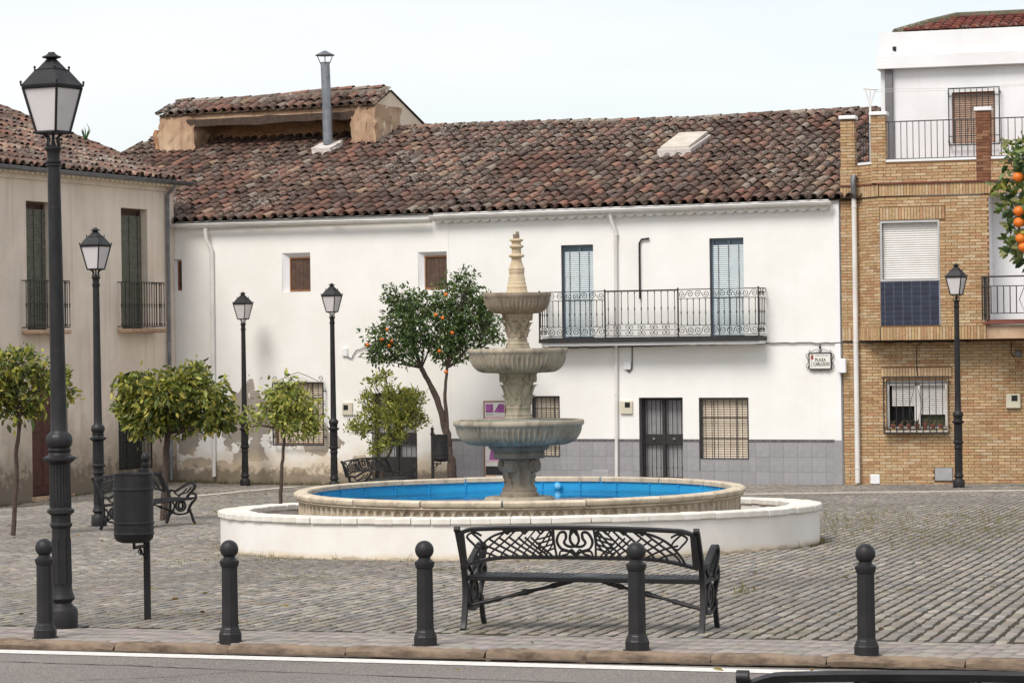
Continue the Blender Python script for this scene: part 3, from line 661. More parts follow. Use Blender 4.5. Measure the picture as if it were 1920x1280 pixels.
# gutters, eaves, downpipes
x0 = fa(332, 420)[0]
gutter(house1, [(x0, -.2, fa(332, 421, -.2)[1]), (XG - .01, -.2, fa(810, 410, -.2)[1])], .075, 'white_pvc')
gutter(house2, [(XG + .02, -.2, fa(815, 405, -.2)[1]), (fa(1565, 377)[0], -.2, fa(1565, 378, -.2)[1])], .075, 'white_pvc')
m = MB(); xe0, xe1 = XG + .05, fa(1562, 380)[0]; n = int((xe1 - xe0) / .235); poly = [(xe0, ZE + .05)]
for i in range(n * 8 + 1):
    t = i / 8; ph = t - int(t); poly.append((xe0 + t * .235, ZE - .12 - .065 * math.sin(math.pi * ph) ** .8))
poly.append((poly[-1][0], ZE + .05)); m.prism(poly[::-1], -.1, -.003); m.build('scalloped_cornice', 'plaster_white', house2)
m = MB(); m.box(x0, XG - .02, -.06, -.003, ZE - .1, ZE + .05); m.build('cornice', 'plaster_white', house1)
p = [fa(386, 428, -.16), fa(388, 448, -.1), fa(397, 468, -.05), fa(399, 600, -.05), fa(402, 893, -.05)]
downpipe(house1, [(p[0][0], -.18, p[0][1]), (p[1][0], -.14, p[1][1]), (p[2][0], -.06, p[2][1]), (p[3][0], -.06, p[3][1]), (p[4][0], -.06, p[4][1])], .05, 'white_pvc', [(fa(399, 530)[0], -.06, fa(399, 530)[1]), (fa(401, 700)[0], -.06, fa(401, 700)[1])])
p = [fa(1149, 398), fa(1150, 412), fa(1156, 434), fa(1158, 897)]
downpipe(house2, [(p[0][0], -.18, p[0][1]), (p[1][0], -.14, p[1][1]), (p[2][0], -.055, p[2][1]), (p[3][0], -.055, p[3][1])], .04, 'white_pvc', [(fa(1157, y)[0], -.055, fa(1157, y)[1]) for y in (440, 740)])
# small shuttered windows of the left house
for i, (h, (a, b, c, d)) in enumerate(zip(SW, [(540, 482, 582, 546), (793, 479, 838, 542), (330, 489, 341, 544)])):
    x0, z0, x1, z1 = fa.rect(a, b, c, d); m = MB(); rect_frame(m, x0, z0, x1, z1, .09, .15, .035); o = m.build('window', 'frame_wood', house1)
    nb = 5
    for q in range(nb):
        xx = x0 + .035 + (x1 - x0 - .07) * q / nb; m = MB(); m.box(xx + .002, xx + (x1 - x0 - .07) / nb - .002, .115, .14, z0 + .035, z1 - .035); m.build('shutter_board', 'wood_brown', o)
    m = MB(); m.add([(h[0], .02, h[1]), (x0, .1, h[1]), (x0, .1, z1), (h[0], .001, h[3])], [(0, 1, 2, 3)]); m.add([(h[0], .001, h[3]), (x0, .1, z1), (h[2], .1, z1), (h[2], .001, h[3])], [(0, 1, 2, 3)]); m.build('splay', 'plaster_clean', o)
def grille(parent, x0, z0, x1, z1, y, n, hz, mat='black_iron', r=.009):
    m = MB(); rect_frame(m, x0, z0, x1, z1, y - .012, y + .012, .024)
    for z in hz: m.box(x0, x1, y - .008, y + .008, z - .009, z + .009)
    o = m.build('grille', mat, parent); bm = MB(); bm.lathe([(r, 0), (r, z1 - z0)], 6); me = bm.mesh('bar', mat)
    for i in range(1, n): link('bar', me, parent, (x0 + (x1 - x0) * i / n, y - .001, z0))
    return o
def window_set(house, h, nb, hz, y, proj=None, mat='shutter_cream'):
    x0, z0, x1, z1, d = h; m = MB(); rect_frame(m, x0, z0, x1, z1, d - .05, d + .02, .045); m.box(x0, x1, d + .1, d + .12, z0, z1); w_ = m.build('window', 'frame_wood' if house is house1 else 'grey_paint', house)
    slat_shutter('roller_shutter', mat, w_, x0 + .03, z0 + .02, x1 - .03, z1 - .02, d - .02, .05, 2)
    m = MB(); m.box(x0 + .001, x1 - .001, .003, d - .05, z0 + .001, z0 + .02); m.build('sill', 'grey_paint', w_)
    gx = proj or (x0 + .01, z0 + .01, x1 - .01, z1 - .01); grille(w_, *gx, y, nb, [gx[1] + (gx[3] - gx[1]) * f for f in hz]); return w_
pj = fa.rect(511, 717, 607, 835, -.12); wd = window_set(house1, W1, 10, (.25, .75, .8), -.12, pj)
m = MB()
for sx in (0, 1):
    cx = pj[0] + .12 if not sx else pj[2] - .12; s_ = 1 if not sx else -1
    m.ribbon([(p[0], -.12, p[1]) for p in spiral(cx - s_ * .04, pj[3] + .1, .07, -math.pi / 2, 1.2, -s_)], .012, .012, (0, 1, 0))
m.ribbon([(pj[0] + .12, -.12, pj[3] + .02), ((pj[0] + pj[2]) / 2 - .3, -.12, pj[3] + .14), ((pj[0] + pj[2]) / 2, -.12, pj[3] + .24), ((pj[0] + pj[2]) / 2 + .3, -.12, pj[3] + .14), (pj[2] - .12, -.12, pj[3] + .02)], .012, .012, (0, 1, 0)); m.build('scroll_crest', 'black_iron', wd)
for (x, z) in ((pj[0], pj[1] + .2), (pj[2], pj[1] + .2), (pj[0], pj[3] - .2), (pj[2], pj[3] - .2)): m = MB(); m.box(x - .012, x + .012, -.12, .02, z - .012, z + .012); m.build('fixing', 'black_iron', wd)
window_set(house2, W2, 6, (.22, .8), .02); window_set(house2, W3, 8, (.34, .68), .02)
for h in (W2, W3):
    m = MB(); m.box(h[0] + .001, h[0] + .004, .004, .11, h[1] + .002, h[3] - .002); m.box(h[0] + .005, h[2] - .005, .004, .11, h[3] - .005, h[3] - .002); m.build('painted_reveal', 'grey_paint', house2)
def iron_door(house, h, solid, mid):
    x0, z0, x1, z1, d = h; z0 = z0 + .05; m = MB(); rect_frame(m, x0 + .004, z0, x1 - .004, z1 - .004, d - .06, d, .05); m.box((x0 + x1) / 2 - .035, (x0 + x1) / 2 + .035, d - .065, d, z0 + .05, z1 - .055); o = m.build('door', 'black_iron', house)
    m = MB(); m.box(x0, x1, d + .05, d + .06, z0, z1); m.build('glass', 'grey_plate', o)
    zz = z0 + (z1 - z0) * .08 if not solid else z0 + (z1 - z0) * .3
    m = MB(); m.box(x0 + .06, x1 - .06, d - .045, d - .01, z0 + .05, zz); m.build('kick_panel', 'black_iron', o)
    zm = z0 + (z1 - z0) * .46; m = MB(); m.box(x0 + .06, x1 - .06, d - .05, d - .012, zm, zm + .22); m.build('lock_rail', 'black_iron', o)
    bm = MB(); hh = z1 - .06 - zz; bm.lathe([(.01, 0), (.01, hh * .1), (.016, hh * .12), (.01, hh * .14), (.01, hh * .86), (.016, hh * .88), (.01, hh * .9), (.01, hh)], 6); me = bm.mesh('bar', 'black_iron')
    for s_ in range(2):
        a = x0 + .06 + s_ * ((x1 - x0) / 2 - .02); wv = (x1 - x0) / 2 - .1
        for i in range(4): link('bar', me, o, (a + wv * (i + .5) / 4, d - .03, zz))
    if mid:
        for s_ in (-1, 1): m = MB(); m.lathe([(.0, 0), (.03, .0), (.035, .015), (.02, .035), (0, .04)], 12); m.build('door_knob', 'galvanised', o, ((x0 + x1) / 2 + s_ * .24, d - .05, zm + .11), (R(90), 0, 0))
    return o
iron_door(house1, D1, True, False); iron_door(house2, D2, False, True)
m = MB(); m.box(D2[0] + .002, D2[0] + .005, .004, .17, 0.1, D2[3] - .003); m.build('painted_reveal', 'grey_paint', house2)
# grey tiled base with a border course
wz1 = fa(1300, 824)[1]; wx0 = XK + .004; wx1 = fa(1566, 850)[0]; TS = .318; gap = .004
m = wall_holes(wx0, wx1, -.8, wz1, [h[:4] + (.003,) for h in (W2, W3, D2)], .003, y=-.006); base = m.build('wainscot', 'grout', house2)
tm = {}
for i in range(int((wx1 - wx0) / TS) + 1):
    for j in range(5):
        a, b = wx0 + i * TS, min(wx0 + (i + 1) * TS, wx1); zt = wz1 - .05 - j * TS; zb = max(zt - TS, -.3)
        segs = [(a, zb, b, zt)]
        for h in (W2, W3, D2):
            ns = []
            for (p0, q0, p1, q1) in segs:
                if h[2] <= p0 or h[0] >= p1 or h[3] <= q0 or h[1] >= q1: ns.append((p0, q0, p1, q1)); continue
                if h[0] > p0: ns.append((p0, q0, h[0], q1))
                if h[2] < p1: ns.append((h[2], q0, p1, q1))
                if h[1] > q0 and h[1] < q1: ns.append((max(p0, h[0]), q0, min(p1, h[2]), h[1]))
            segs = ns
        for (p0, q0, p1, q1) in segs:
            if p1 - p0 < .03 or q1 - q0 < .03: continue
            m = MB(); f = random.uniform(.93, 1.04); hw, hh = (p1 - p0) / 2 - gap / 2, (q1 - q0) / 2 - gap / 2; m.box(-hw, hw, -.006, .004, -hh, hh, tint=(f, f, f * 1.01)); m.build('tile', 'grey_tile', base, ((p0 + p1) / 2, -.01, (q0 + q1) / 2), tints=True)
for h in [(wx0, D2[0]), (D2[2], W3[0]), (W3[2], wx1)]:
    m = MB(); m.box(h[0] + .002, h[1] - .002, -.02, -.003, wz1 - .045, wz1 + .012); m.build('border_course', 'border_tile', house2)
m = MB(); m.box(fa(1566, 850)[0], -.001, -.04, -.036, -.7, wz1 + .0); m.build('painted_base', 'grey_tile', house2, tints=True)
# fittings on the terrace
def box_part(house, f, px, name, mat, d, sub=None, off=0.):
    x0, z0, x1, z1 = f.rect(*px, off); m = MB(); m.box(x0, x1, off - d, off + .01, z0, z1, bev=.012); o = m.build(name, mat, house)
    if sub: m = MB(); W, H = x1 - x0, z1 - z0; m.box(x0 + W * sub[0], x0 + W * sub[2], off - d - .004, off - d + .002, z1 - H * sub[3], z1 - H * sub[1]); m.build('meter_window', 'glass', o)
    return o
box_part(house2, fa, (1164, 751, 1187, 776), 'meter_box', 'box_cream', .05, (.4, .12, .82, .5)); box_part(house1, fa, (643, 754, 662, 778), 'meter_box', 'box_cream', .05, (.15, .2, .6, .6))
box_part(house2, fa, (1170, 677, 1184, 693), 'junction_box', 'box_white', .05); box_part(house1, fa, (643, 652, 653, 668), 'junction_box', 'box_white', .05)
box_part(house2, fa, (1573, 672, 1588, 699), 'alarm_box', 'box_white', .1, off=-.05); box_part(house2, fa, (1110, 881, 1142, 900), 'hatch', 'grey_plate', .03)
def cable(parent, f, pts, r=.009, y=-.03, sag=.0, name='cable', mat='black_cable'):
    P = [];
    for i in range(len(pts) - 1):
        a, b = f(*pts[i]), f(*pts[i + 1])
        for k2 in range(8): t = k2 / 8; P.append((a[0] + (b[0] - a[0]) * t, y, a[1] + (b[1] - a[1]) * t - sag * math.sin(math.pi * t) + random.gauss(0, .006)))
    a = f(*pts[-1]); P.append((a[0], y, a[1])); m = MB(); m.tube(P, r, 6); return m.build(name, mat, parent)
cable(house2, fa, [(1018, 651), (1100, 651), (1190, 649), (1300, 645), (1400, 643), (1500, 643), (1580, 642)], .013, -.03, .01)
cable(house2, fa, [(1186, 650), (1186, 672), (1186, 690), (1180, 697), (1176, 693)], .012); cable(house1, fa, [(653, 670), (660, 672), (668, 658), (690, 650), (720, 646)], .01)
m = MB(); P = [fa(1201, 560), fa(1200, 470), fa(1200, 456), fa(1204, 449), fa(1218, 447)]; m.tube([(p[0], -.04, p[1]) for p in P], .022, 8); m.build('cable_conduit', 'black_iron', house2)
# skylight
sk = [fa(1236, 275, 4.2), fa(1290, 275, 4.2)]; yk0, yk1 = 3.9, 5.2; zk = lambda y: ZE + .09 + y / RD * rise_at(-3)
xs0, xs1 = fa(1238, 274, yk0)[0], fa(1292, 271, yk0)[0]
m = MB()
for (e, dz, hh) in ((.06, .02, .17),):
    m.add([(xs0 - e, yk0 - e, zk(yk0) + dz), (xs1 + e, yk0 - e, zk(yk0) + dz), (xs1 + e, yk1 + e, zk(yk1) + dz), (xs0 - e, yk1 + e, zk(yk1) + dz), (xs0 - e, yk0 - e, zk(yk0) + dz + hh), (xs1 + e, yk0 - e, zk(yk0) + dz + hh), (xs1 + e, yk1 + e, zk(yk1) + dz + hh), (xs0 - e, yk1 + e, zk(yk1) + dz + hh)], [(4, 5, 6, 7), (0, 1, 5, 4), (1, 2, 6, 5), (2, 3, 7, 6), (3, 0, 4, 7)])
o = m.build('skylight', 'cement_white', house2)
m = MB(); z_ = .21; m.add([(xs0, yk0, zk(yk0) + z_), (xs1, yk0, zk(yk0) + z_), (xs1, yk1, zk(yk1) + z_), (xs0, yk1, zk(yk1) + z_), (xs0, yk0, zk(yk0) + z_ + .06), (xs1, yk0, zk(yk0) + z_ + .06), (xs1, yk1, zk(yk1) + z_ + .06), (xs0, yk1, zk(yk1) + z_ + .06)], [(4, 5, 6, 7), (0, 1, 5, 4), (1, 2, 6, 5), (2, 3, 7, 6), (3, 0, 4, 7)]); m.build('cover', 'pale_strip', o)
# balcony doors with blinds
for h in (B1, B2):
    x0, z0, x1, z1, d = h; m = MB(); rect_frame(m, x0, z0, x1, z1, d - .06, d, .05); m.box(x0, x1, d, d + .02, z0, z1); m.box((x0 + x1) / 2 - .03, (x0 + x1) / 2 + .03, d - .05, d - .001, z0 + .05, z1 - .05); o = m.build('balcony_door', 'blue_wood', house2)
    slat_shutter('blind', 'shutter_blue', o, x0 + .06, z0 + .03, x1 - .02, z1 - .15, d - .1, .043, 3, wob=.006)
    m = MB(); m.box(x0 + .001, x0 + .004, .004, d - .07, z0 + .002, z1 - .002); m.box(x0 + .005, x1 - .005, .004, d - .07, z1 - .005, z1 - .002); m.build('painted_reveal', 'grey_paint', o)
PB = .5; bx0, bz = fa(1010, 641, -PB); bx1 = fa(1424, 632, -PB)[0]; bz = (fa(1010, 637, -PB)[1] + fa(1422, 629, -PB)[1]) / 2
m = MB(); m.box(bx0, bx1, -PB, -.001, bz - .09, bz); bal = m.build('balcony', 'black_iron', house2)
m = MB(); m.box(bx0 + .06, bx1 - .06, -PB + .08, -.002, bz + .003, bz + .02); m.build('balcony_floor', 'grey_tile', bal)
m = MB(); m.box(bx0 + .05, bx1 - .02, -PB + .05, -.003, bz - .16, bz - .092); m.build('balcony_soffit', 'plaster_clean', bal)
hR = fa(1200, 543.5, -PB)[1] - bz
P1, P2 = fa(1134, 600, -PB)[0], fa(1271, 600, -PB)[0]
def rail_run(a, b, axis, fr0, fr1, n, frieze=True, T=None):
    T = T or (lambda x: (x, -PB + .02)); m = MB()
    def bx(x0, x1, z0, z1, w_=.011):
        p, q = T(x0), T(x1); m = MB()
        m.box(min(p[0], q[0]) - (0 if axis == 'x' else w_), max(p[0], q[0]) + (0 if axis == 'x' else w_), min(p[1], q[1]) - (w_ if axis == 'x' else 0), max(p[1], q[1]) + (w_ if axis == 'x' else 0), z0, z1); m.build('rail', 'black_iron', bal)
    bx(a, b, bz + hR - .02, bz + hR, .02); zt, zb = bz + hR - fr1, bz + .05 + fr0; bx(a, b, zt - .014, zt); bx(a, b, zb, zb + .014); bx(a, b, bz + .04, bz + .054)
    m.build('rail', 'black_iron', bal, kind='stuff') if 0 else None; me = baluster(zt - zb - .02, 'black_iron', .0085)
    for i in range(n): p = T(a + (b - a) * (i + .5) / n); link('baluster', me, bal, (p[0], p[1], zb + .008))
    return zt, zb
for (a, b, n, nc) in ((bx0 + .02, P1, 12, 4), (P2, bx1 - .02, 13, 5)):
    zt, zb = rail_run(a, b, 'x', .2, .2, n); m = MB()
    for i in range(nc):
        c0, c1 = a + (b - a) * i / nc, a + (b - a) * (i + 1) / nc
        m = MB(); s_scroll(m, c0, c1, zt, bz + hR - .02, -PB + .02, .014, 1 if i % 2 else -1); m.build('scroll', 'black_iron', bal); m = MB(); s_scroll(m, c0, c1, bz + .05, zb, -PB + .02, .014, -1 if i % 2 else 1); m.build('scroll', 'black_iron', bal)
zt, zb = rail_run(P1, P2, 'x', .24, .02, 11); m = MB()
for i in range(6):
    c0, c1 = P1 + (P2 - P1) * i / 6, P1 + (P2 - P1) * (i + 1) / 6; cx = (c0 + c1) / 2; W = (c1 - c0); zc = (bz + .05 + zb) / 2; m = MB()
    for sx in (-1, 1):
        for sz in (-1, 1): m.ribbon([(cx, -PB + .02, zc)] + [(p[0], -PB + .02, p[1]) for p in spiral(cx + sx * W * .3, zc + sz * .06, .062, -math.pi / 2 * sz, 1.2, sx * sz)], .011, .012, (0, 1, 0))
    m.build('scroll', 'black_iron', bal)
for xx in (bx0 + .02, bx1 - .02):
    TT = (lambda t, xx=xx: (xx, t)); zt, zb = rail_run(-PB + .03, -.02, 'y', .2, .2, 4, T=TT); m = MB()
    for (z0, z1) in ((bz + .05, zb), (zt, bz + hR - .02)):
        for s_ in (-1, 1): m = MB(); m.ribbon([(xx, p[0], p[1]) for p in spiral(-PB / 2 + s_ * .11, (z0 + z1) / 2, .085, math.pi / 2, 1.4, s_)], .014, .014, (1, 0, 0)); m.build('scroll', 'black_iron', bal)
for xx in (bx0 + .02, P1, P2, bx1 - .02): m = MB(); m.box(xx - .014, xx + .014, -PB + .006, -PB + .034, bz, bz + hR + .03); m.build('post', 'black_iron', bal)
# attic with its own little roof on the ridge
AY = 6.0; axl, axr = fa(293, 240, AY)[0], fa(703, 225, AY)[0]; azb = fa(500, 275, AY)[1] - .5; azt = fa(500, 209, AY)[1]
atw = thing('attic', 'raised attic of crumbling ochre masonry with open front on the tiled roof', 'attic', pA, fa.rz)
def rough_block(x0, x1, y0, y1, z0, z1, n=12, amp=.03, mb=None):
    mb = mb or MB(); g_ = {}
    def pt(i, j, k2):
        key = (i, j, k2)
        if key not in g_: g_[key] = Vector((x0 + (x1 - x0) * i / n + random.gauss(0, amp), y0 + (y1 - y0) * j / n + random.gauss(0, amp * .6), z0 + (z1 - z0) * k2 / n + random.gauss(0, amp * .4)))
        return g_[key]
    ix = {}
    def add1(k_):
        if k_ not in ix: ix[k_] = len(mb.v); mb.v.append(pt(*k_))
        return ix[k_]
    for a in range(n):
        for b in range(n):
            for e in (0, n):
                for f in (lambda i, j: (i, j, e), lambda i, j: (i, e, j), lambda i, j: (e, i, j)): ids = [add1(f(a, b)), add1(f(a + 1, b)), add1(f(a + 1, b + 1)), add1(f(a, b + 1))]; mb.f.append(tuple(ids)); mb.sm.append(True); mb.t.append((1, 1, 1))
    return mb
lp1 = fa(362, 240, AY)[0]; rp0 = fa(658, 235, AY)[0]
rough_block(axl + .08, lp1, AY, AY + 1.5, azb, azt - .02).build('pier', 'plaster_old', atw); rough_block(axl - .12, axl + .2, AY + .1, AY + 1.4, azb, azt - .35, 8).build('pier', 'rubble', atw)
rough_block(rp0, axr, AY, AY + 1.5, azb, azt + .05).build('pier', 'plaster_old', atw)
m = MB(); N = 14
vv = []
for i in range(N + 1):
    xx = lp1 - .2 + (rp0 + .3 - lp1) * i / N
    for (yy, zz_) in ((AY + .02, azt - .30), (AY - .02, azt - .12), (AY + .3, azt - .1), (AY + .3, azt - .3)): vv.append((xx, yy, zz_ + random.gauss(0, .012)))
m.add(vv, [(4 * i + j, 4 * i + (j + 1) % 4, 4 * i + 4 + (j + 1) % 4, 4 * i + 4 + j) for i in range(N) for j in range(4)]); m.build('beam', 'old_beam', atw)
rough_block(axl + .1, axr - .1, AY + .02, AY + .4, azt - .12, azt + .06, 10, .015).build('lintel', 'plaster_old', atw)
bw = rough_block(lp1 - .3, rp0 + .3, AY + 1.15, AY + 1.4, azb, azt, 12, .02).build('back_wall', 'rubble', atw)
for i in range(60):
    xx = random.uniform(lp1, rp0 - .6); zz_ = random.uniform(azb + .5, azt - .25); s_ = random.uniform(.07, .13); m = MB()
    m.lathe([(0, -1), (.7, -.75), (1, -.1), (.8, .6), (0, .9)], 7, Matrix.Diagonal((s_ * 1.5, .06, s_, 1))); m.build('stone', 'rubble', bw, (xx, AY + 1.14, zz_))
m = MB(); m.box(rp0 - .55, rp0 - .05, AY + 1.1, AY + 1.2, azb, azt - .3); m.build('opening', 'dark', atw)
zr = fa(500, 180, AY + .95)[1]
m = MB(); yb = RD + 2.6; m.add([(axr - .03, AY + .1, azb), (axr - .03, yb, azb), (axr - .03, yb, azb + .7), (axr - .03, AY + .95, zr - .06), (axr - .03, AY + .02, azt + .05)], [(0, 1, 2, 3, 4)]); m.build('gable_wall', 'plaster_cream', atw)
tile_roof(atw, axl + .1, axr + .02, .95, zr - azt - .12, zr - azt - .07, azt + .05, over=.1, single=120, back=False, expo=.4, y0=AY)
m = MB(); m.add([(axl + .1, AY + .95, zr - .03), (axr + .02, AY + .95, zr - .03), (axr + .02, yb, azb + .75), (axl + .1, yb, azb + .75)], [(0, 1, 2, 3)], False, S(100, 84, 76)); m.build('back_roof', 'roof_tile', atw, tints=True)
# stove pipe
cy = AY - .45; cx, cz0 = fa(615, 250, cy); cz1 = fa(611, 117, cy)[1]; ch = thing('chimney_pipe', 'tall galvanised stove pipe with pointed cap in front of the attic', 'chimney', fa.world(cx, cy, cz0 - .3), fa.rz)
H = cz1 - cz0 + .3; m = MB(); m.tube([(0, 0, 0), (-.02, 0, H * .45)], .13, 16); m.build('flue', 'galvanised', ch); m = MB(); m.tube([(-.02, 0, H * .45), (-.06, 0, H)], .118, 16); m.build('flue', 'galvanised', ch)
m = MB(); m.lathe([(.135, -.03), (.135, .03)], 16); m.build('collar', 'galvanised', ch, (-.02, 0, H * .45))
m = MB(); m.lathe([(.25, 0), (.25, .015), (.02, .13), (0, .13)], 18); m.build('cap', 'zinc', ch, (-.06, 0, H + .17))
for i in range(4): a = i * math.pi / 2 + .5; m = MB(); m.tube([(.11 * math.cos(a) - .06, .11 * math.sin(a), H - .05), (.2 * math.cos(a) - .06, .2 * math.sin(a), H + .18)], .012, 6); m.build('strut', 'zinc', ch)
cb = rough_block(-.27, .27, -.4, .3, -.35, .03, 8, .02); cb.v = [Vector((v.x * (1 - .35 * max(0, v.z)), v.y, v.z + v.y * .33)) for v in cb.v]; cb.build('cement_base', 'cement_white', ch)
# ================================================================== beige house on the left
xB = fa(330, 700)[0]; wB = fa.world(xB, 0, 0); pB = Vector((wB.x, wB.y, EYE - 3.28)); fb = Frame(pB, R(66))
hb = thing('beige_house', 'beige rendered house with green blinds, two small iron balconies and grey gutter', 'house', pB, fb.rz)
ZB = (fb(5, 318)[1] + fb(335, 349)[1]) / 2 ; XB0 = -13.
def ob(x0, y0, x1, y1, d): return (*fb.rect(x0, y0, x1, y1), d)
BB = [ob(50, 378, 98, 618, .22), ob(228, 391, 277, 616, .22)]; DB = ob(60, 692, 128, 928, .3); WB_ = ob(222, 694, 283, 880, .3)
m = wall_holes(XB0, -.02, -1., ZB + .1, BB + [DB, WB_]); shell(m, XB0, -.02, -1., ZB + .1, 12, 2.2); m.build('wall', 'plaster_beige', hb)
tile_roof(hb, XB0, .12, 6.2, 2.38, 2.38, ZB + .17, single=260, over=.2, expo=.38)
gutter(hb, [(XB0, -.3, ZB + .07), (.3, -.3, ZB + .07)], .085, 'zinc')
xd = fb(311, 500)[0]; downpipe(hb, [(xd, -.28, ZB), (xd, -.2, ZB - .12), (xd, -.07, ZB - .25), (xd, -.07, .1)], .045, 'galvanised', [(xd, -.07, z) for z in (1.6, 3.4, 5.2)])
tmw = MB(); n = 7; vv = []
for (y, r_) in ((-.26, .07), (0., .07)):
    for i in range(n + 1): a = math.pi * i / n; vv.append((r_ * math.cos(a), y, -r_ * 1.2 * math.sin(a)))
tmw.add(vv, [(i, i + 1, n + 2 + i, n + 1 + i) for i in range(n)] + [tuple(range(n + 1))], True); me = tmw.mesh('eave_tile', 'plaster_cream')
cor = MB(); cor.box(XB0, -.01, -.27, -.003, ZB + .02, ZB + .06); cor.box(XB0, -.01, -.06, -.003, ZB - .16, ZB + .02); co = cor.build('cornice', 'plaster_beige', hb)
for i in range(48): link('eave_tile', me, co, (-.1 - i * .2, -.004, ZB + .02))
for h in BB:
    x0, z0, x1, z1, d = h; m = MB(); rect_frame(m, x0, z0, x1, z1, d - .03, d + .03, .06); m.box(x0, x1, d + .03, d + .05, z0, z1); o = m.build('balcony_door', 'wood_brown', hb)
    slat_shutter('blind', 'shutter_green', o, x0 + .02, z0 + .02, x1 - .03, z1 - .16, d - .06, .05, 3)
    pr_ = .35; a, b = x0 - .22, x1 + .22; zf = z0; m = MB(); m.box(a, b, -pr_, -.003, zf - .1, zf - .005, bev=.02); bl = m.build('balcony', 'plaster_old', hb); hh = 1.07
    m = MB()
    for (q0, q1) in (((a + .03, -pr_ + .03), (b - .03, -pr_ + .03)), ((a + .03, -pr_ + .03), (a + .03, 0)), ((b - .03, -pr_ + .03), (b - .03, 0))):
        for zz_ in (hh, .05): m = MB(); m.tube([(*q0, zf + zz_), (*q1, zf + zz_)], .014, 6); m.build('rail', 'black_iron', bl)
    me_ = baluster(hh - .05, 'black_iron', .009)
    for i in range(15): link('baluster', me_, bl, (a + .03 + (b - a - .06) * i / 14, -pr_ + .03, zf + .05))
    for xx in (a + .03, b - .03):
        for i in range(1, 3): link('baluster', me_, bl, (xx, -pr_ + .03 + (pr_ - .03) * i / 3, zf + .05))
x0, z0, x1, z1, d = DB; m = MB(); rect_frame(m, x0, z0, x1, z1, d - .08, d, .07); o = m.build('door', 'door_red', hb)
for s_ in range(2):
    a = x0 + .07 + s_ * (x1 - x0 - .14) / 2; b = a + (x1 - x0 - .14) / 2 - .006; m = MB(); m.box(a, b, d - .05, d - .02, z0 + .07, z1 - .07)
    for k2 in range(4): zz_ = z0 + .2 + (z1 - z0 - .4) * k2 / 4; m.box(a + .07, b - .07, d - .065, d - .049, zz_, zz_ + (z1 - z0 - .4) / 4 - .1, bev=.01)
    m.build('door_leaf', 'door_red', o)
m = MB(); m.box(x0 - .05, x1 + .05, -.12, .29, z0 - .5, z0); m.build('doorstep', 'plaster_old', hb)
x0, z0, x1, z1, d = WB_; m = MB(); rect_frame(m, x0, z0, x1, z1, d - .04, d + .02, .05); m.box(x0, x1, d + .02, d + .04, z0, z1); o = m.build('window', 'shutter_dark', hb)
slat_shutter('blind', 'shutter_dark', o, x0 + .03, z0 + .03, x1 - .03, z1 - .1, d - .06, .05, 3); gr = grille(o, x0 + .02, z0 + .02, x1 - .02, z1 - .22, -.03, 8, [z0 + .7, z1 - .5])
m = MB(); n = 10; pts = [(x0, z1 - .22)] + [(x0 + (x1 - x0) * i / n, z1 - .22 + .21 * math.sin(math.pi * i / n)) for i in range(n + 1)] 
m.prism([(x0, z1 + .0)] + [(x0 + (x1 - x0) * i / n, z1 - .22 + .2 * math.sin(math.pi * i / n) ** .7) for i in range(n + 1)] + [(x1, z1 + .0)], -.001, .28); m.build('arch_head', 'plaster_beige', hb)
# ================================================================== brick house on the right
pC0 = ground(1583, 908); fc = Frame(pC0, -R(16)); BO = -.5
hc = thing('brick_house', 'yellow brick house with projecting first floor, roof terrace and white upper storey', 'house', pC0, fc.rz)
ZF = (fc(1660, 612, BO)[1] + fc(1900, 611, BO)[1]) / 2; ZS = ZF - .28          # bottom band top / soffit
ZT = fc(1740, 341, BO)[1]                                                     # terracotta strip
ZP0 = fc(1740, 299, BO)[1]                                                    # parapet top
XR = 7.0
gw = (*fc.rect(1662, 712, 1776, 806), .2)
ct = (*fc.rect(1752, 876, 1787, 902), .02)
gl = fc.rect(1652, 689, 1786, 706)
par = brickwork(hc, .012, XR, -.35, ZS + .02, [gw, ct, (gl[0], gl[1], gl[2], gl[3], .004)], single=120)
brickwork(par, gl[0], gl[2], gl[1], gl[3], [], soldier=True, mortar=False, proud=.006, cols=[S(206, 176, 140), S(196, 166, 130)])
m = MB(); m.box(gl[0], gl[2], .0025, .004, gl[1], gl[3]); m.build('mortar', 'mortar', par)
m = MB(); shell(m, .012, XR, -.8, ZP0 - .36, 10, 0, y=.02); m.build('side_wall', 'plaster_clean', hc)
# bay: chamfer then front
xc0 = fc(1611, 500)[0]; xc1 = fc(1650, 500, BO)[0]; XE = fc(1855, 500, BO)[0]
ang = math.atan2(-BO, xc1 - xc0); cl = math.hypot(BO, xc1 - xc0)
Tch = Matrix.Translation((xc0, 0, 0)) @ Matrix.Rotation(-ang, 4, 'Z')
w1 = (*fc.rect(1648, 413, 1763, 610, BO), .14); w1 = (max(w1[0], xc1 + .002), ZF + .03, w1[2], w1[3], .14)
lt = fc.rect(1638, 388, 1773, 412, BO); lt = (max(lt[0], xc1 + .01), lt[1], lt[2], lt[3])
bw_ = brickwork(hc, xc1, XE, ZF, ZT - .29, [w1, (lt[0], w1[3] + .01, lt[2], lt[3], .004)], y=BO, single=300)
m = MB(); m.box(lt[0], lt[2], BO + .002, BO + .004, lt[1], lt[3]); m.build('mortar', 'mortar', bw_)
brickwork(bw_, lt[0], lt[2], w1[3] + .012, lt[3], [], y=BO, soldier=True, mortar=False, proud=.012)
brickwork(hc, 0, cl, ZF, ZT - .29, [], T=Tch, single=60); brickwork(hc, .0, xc0, ZS, ZT - .29, [], y=-.012, single=60)
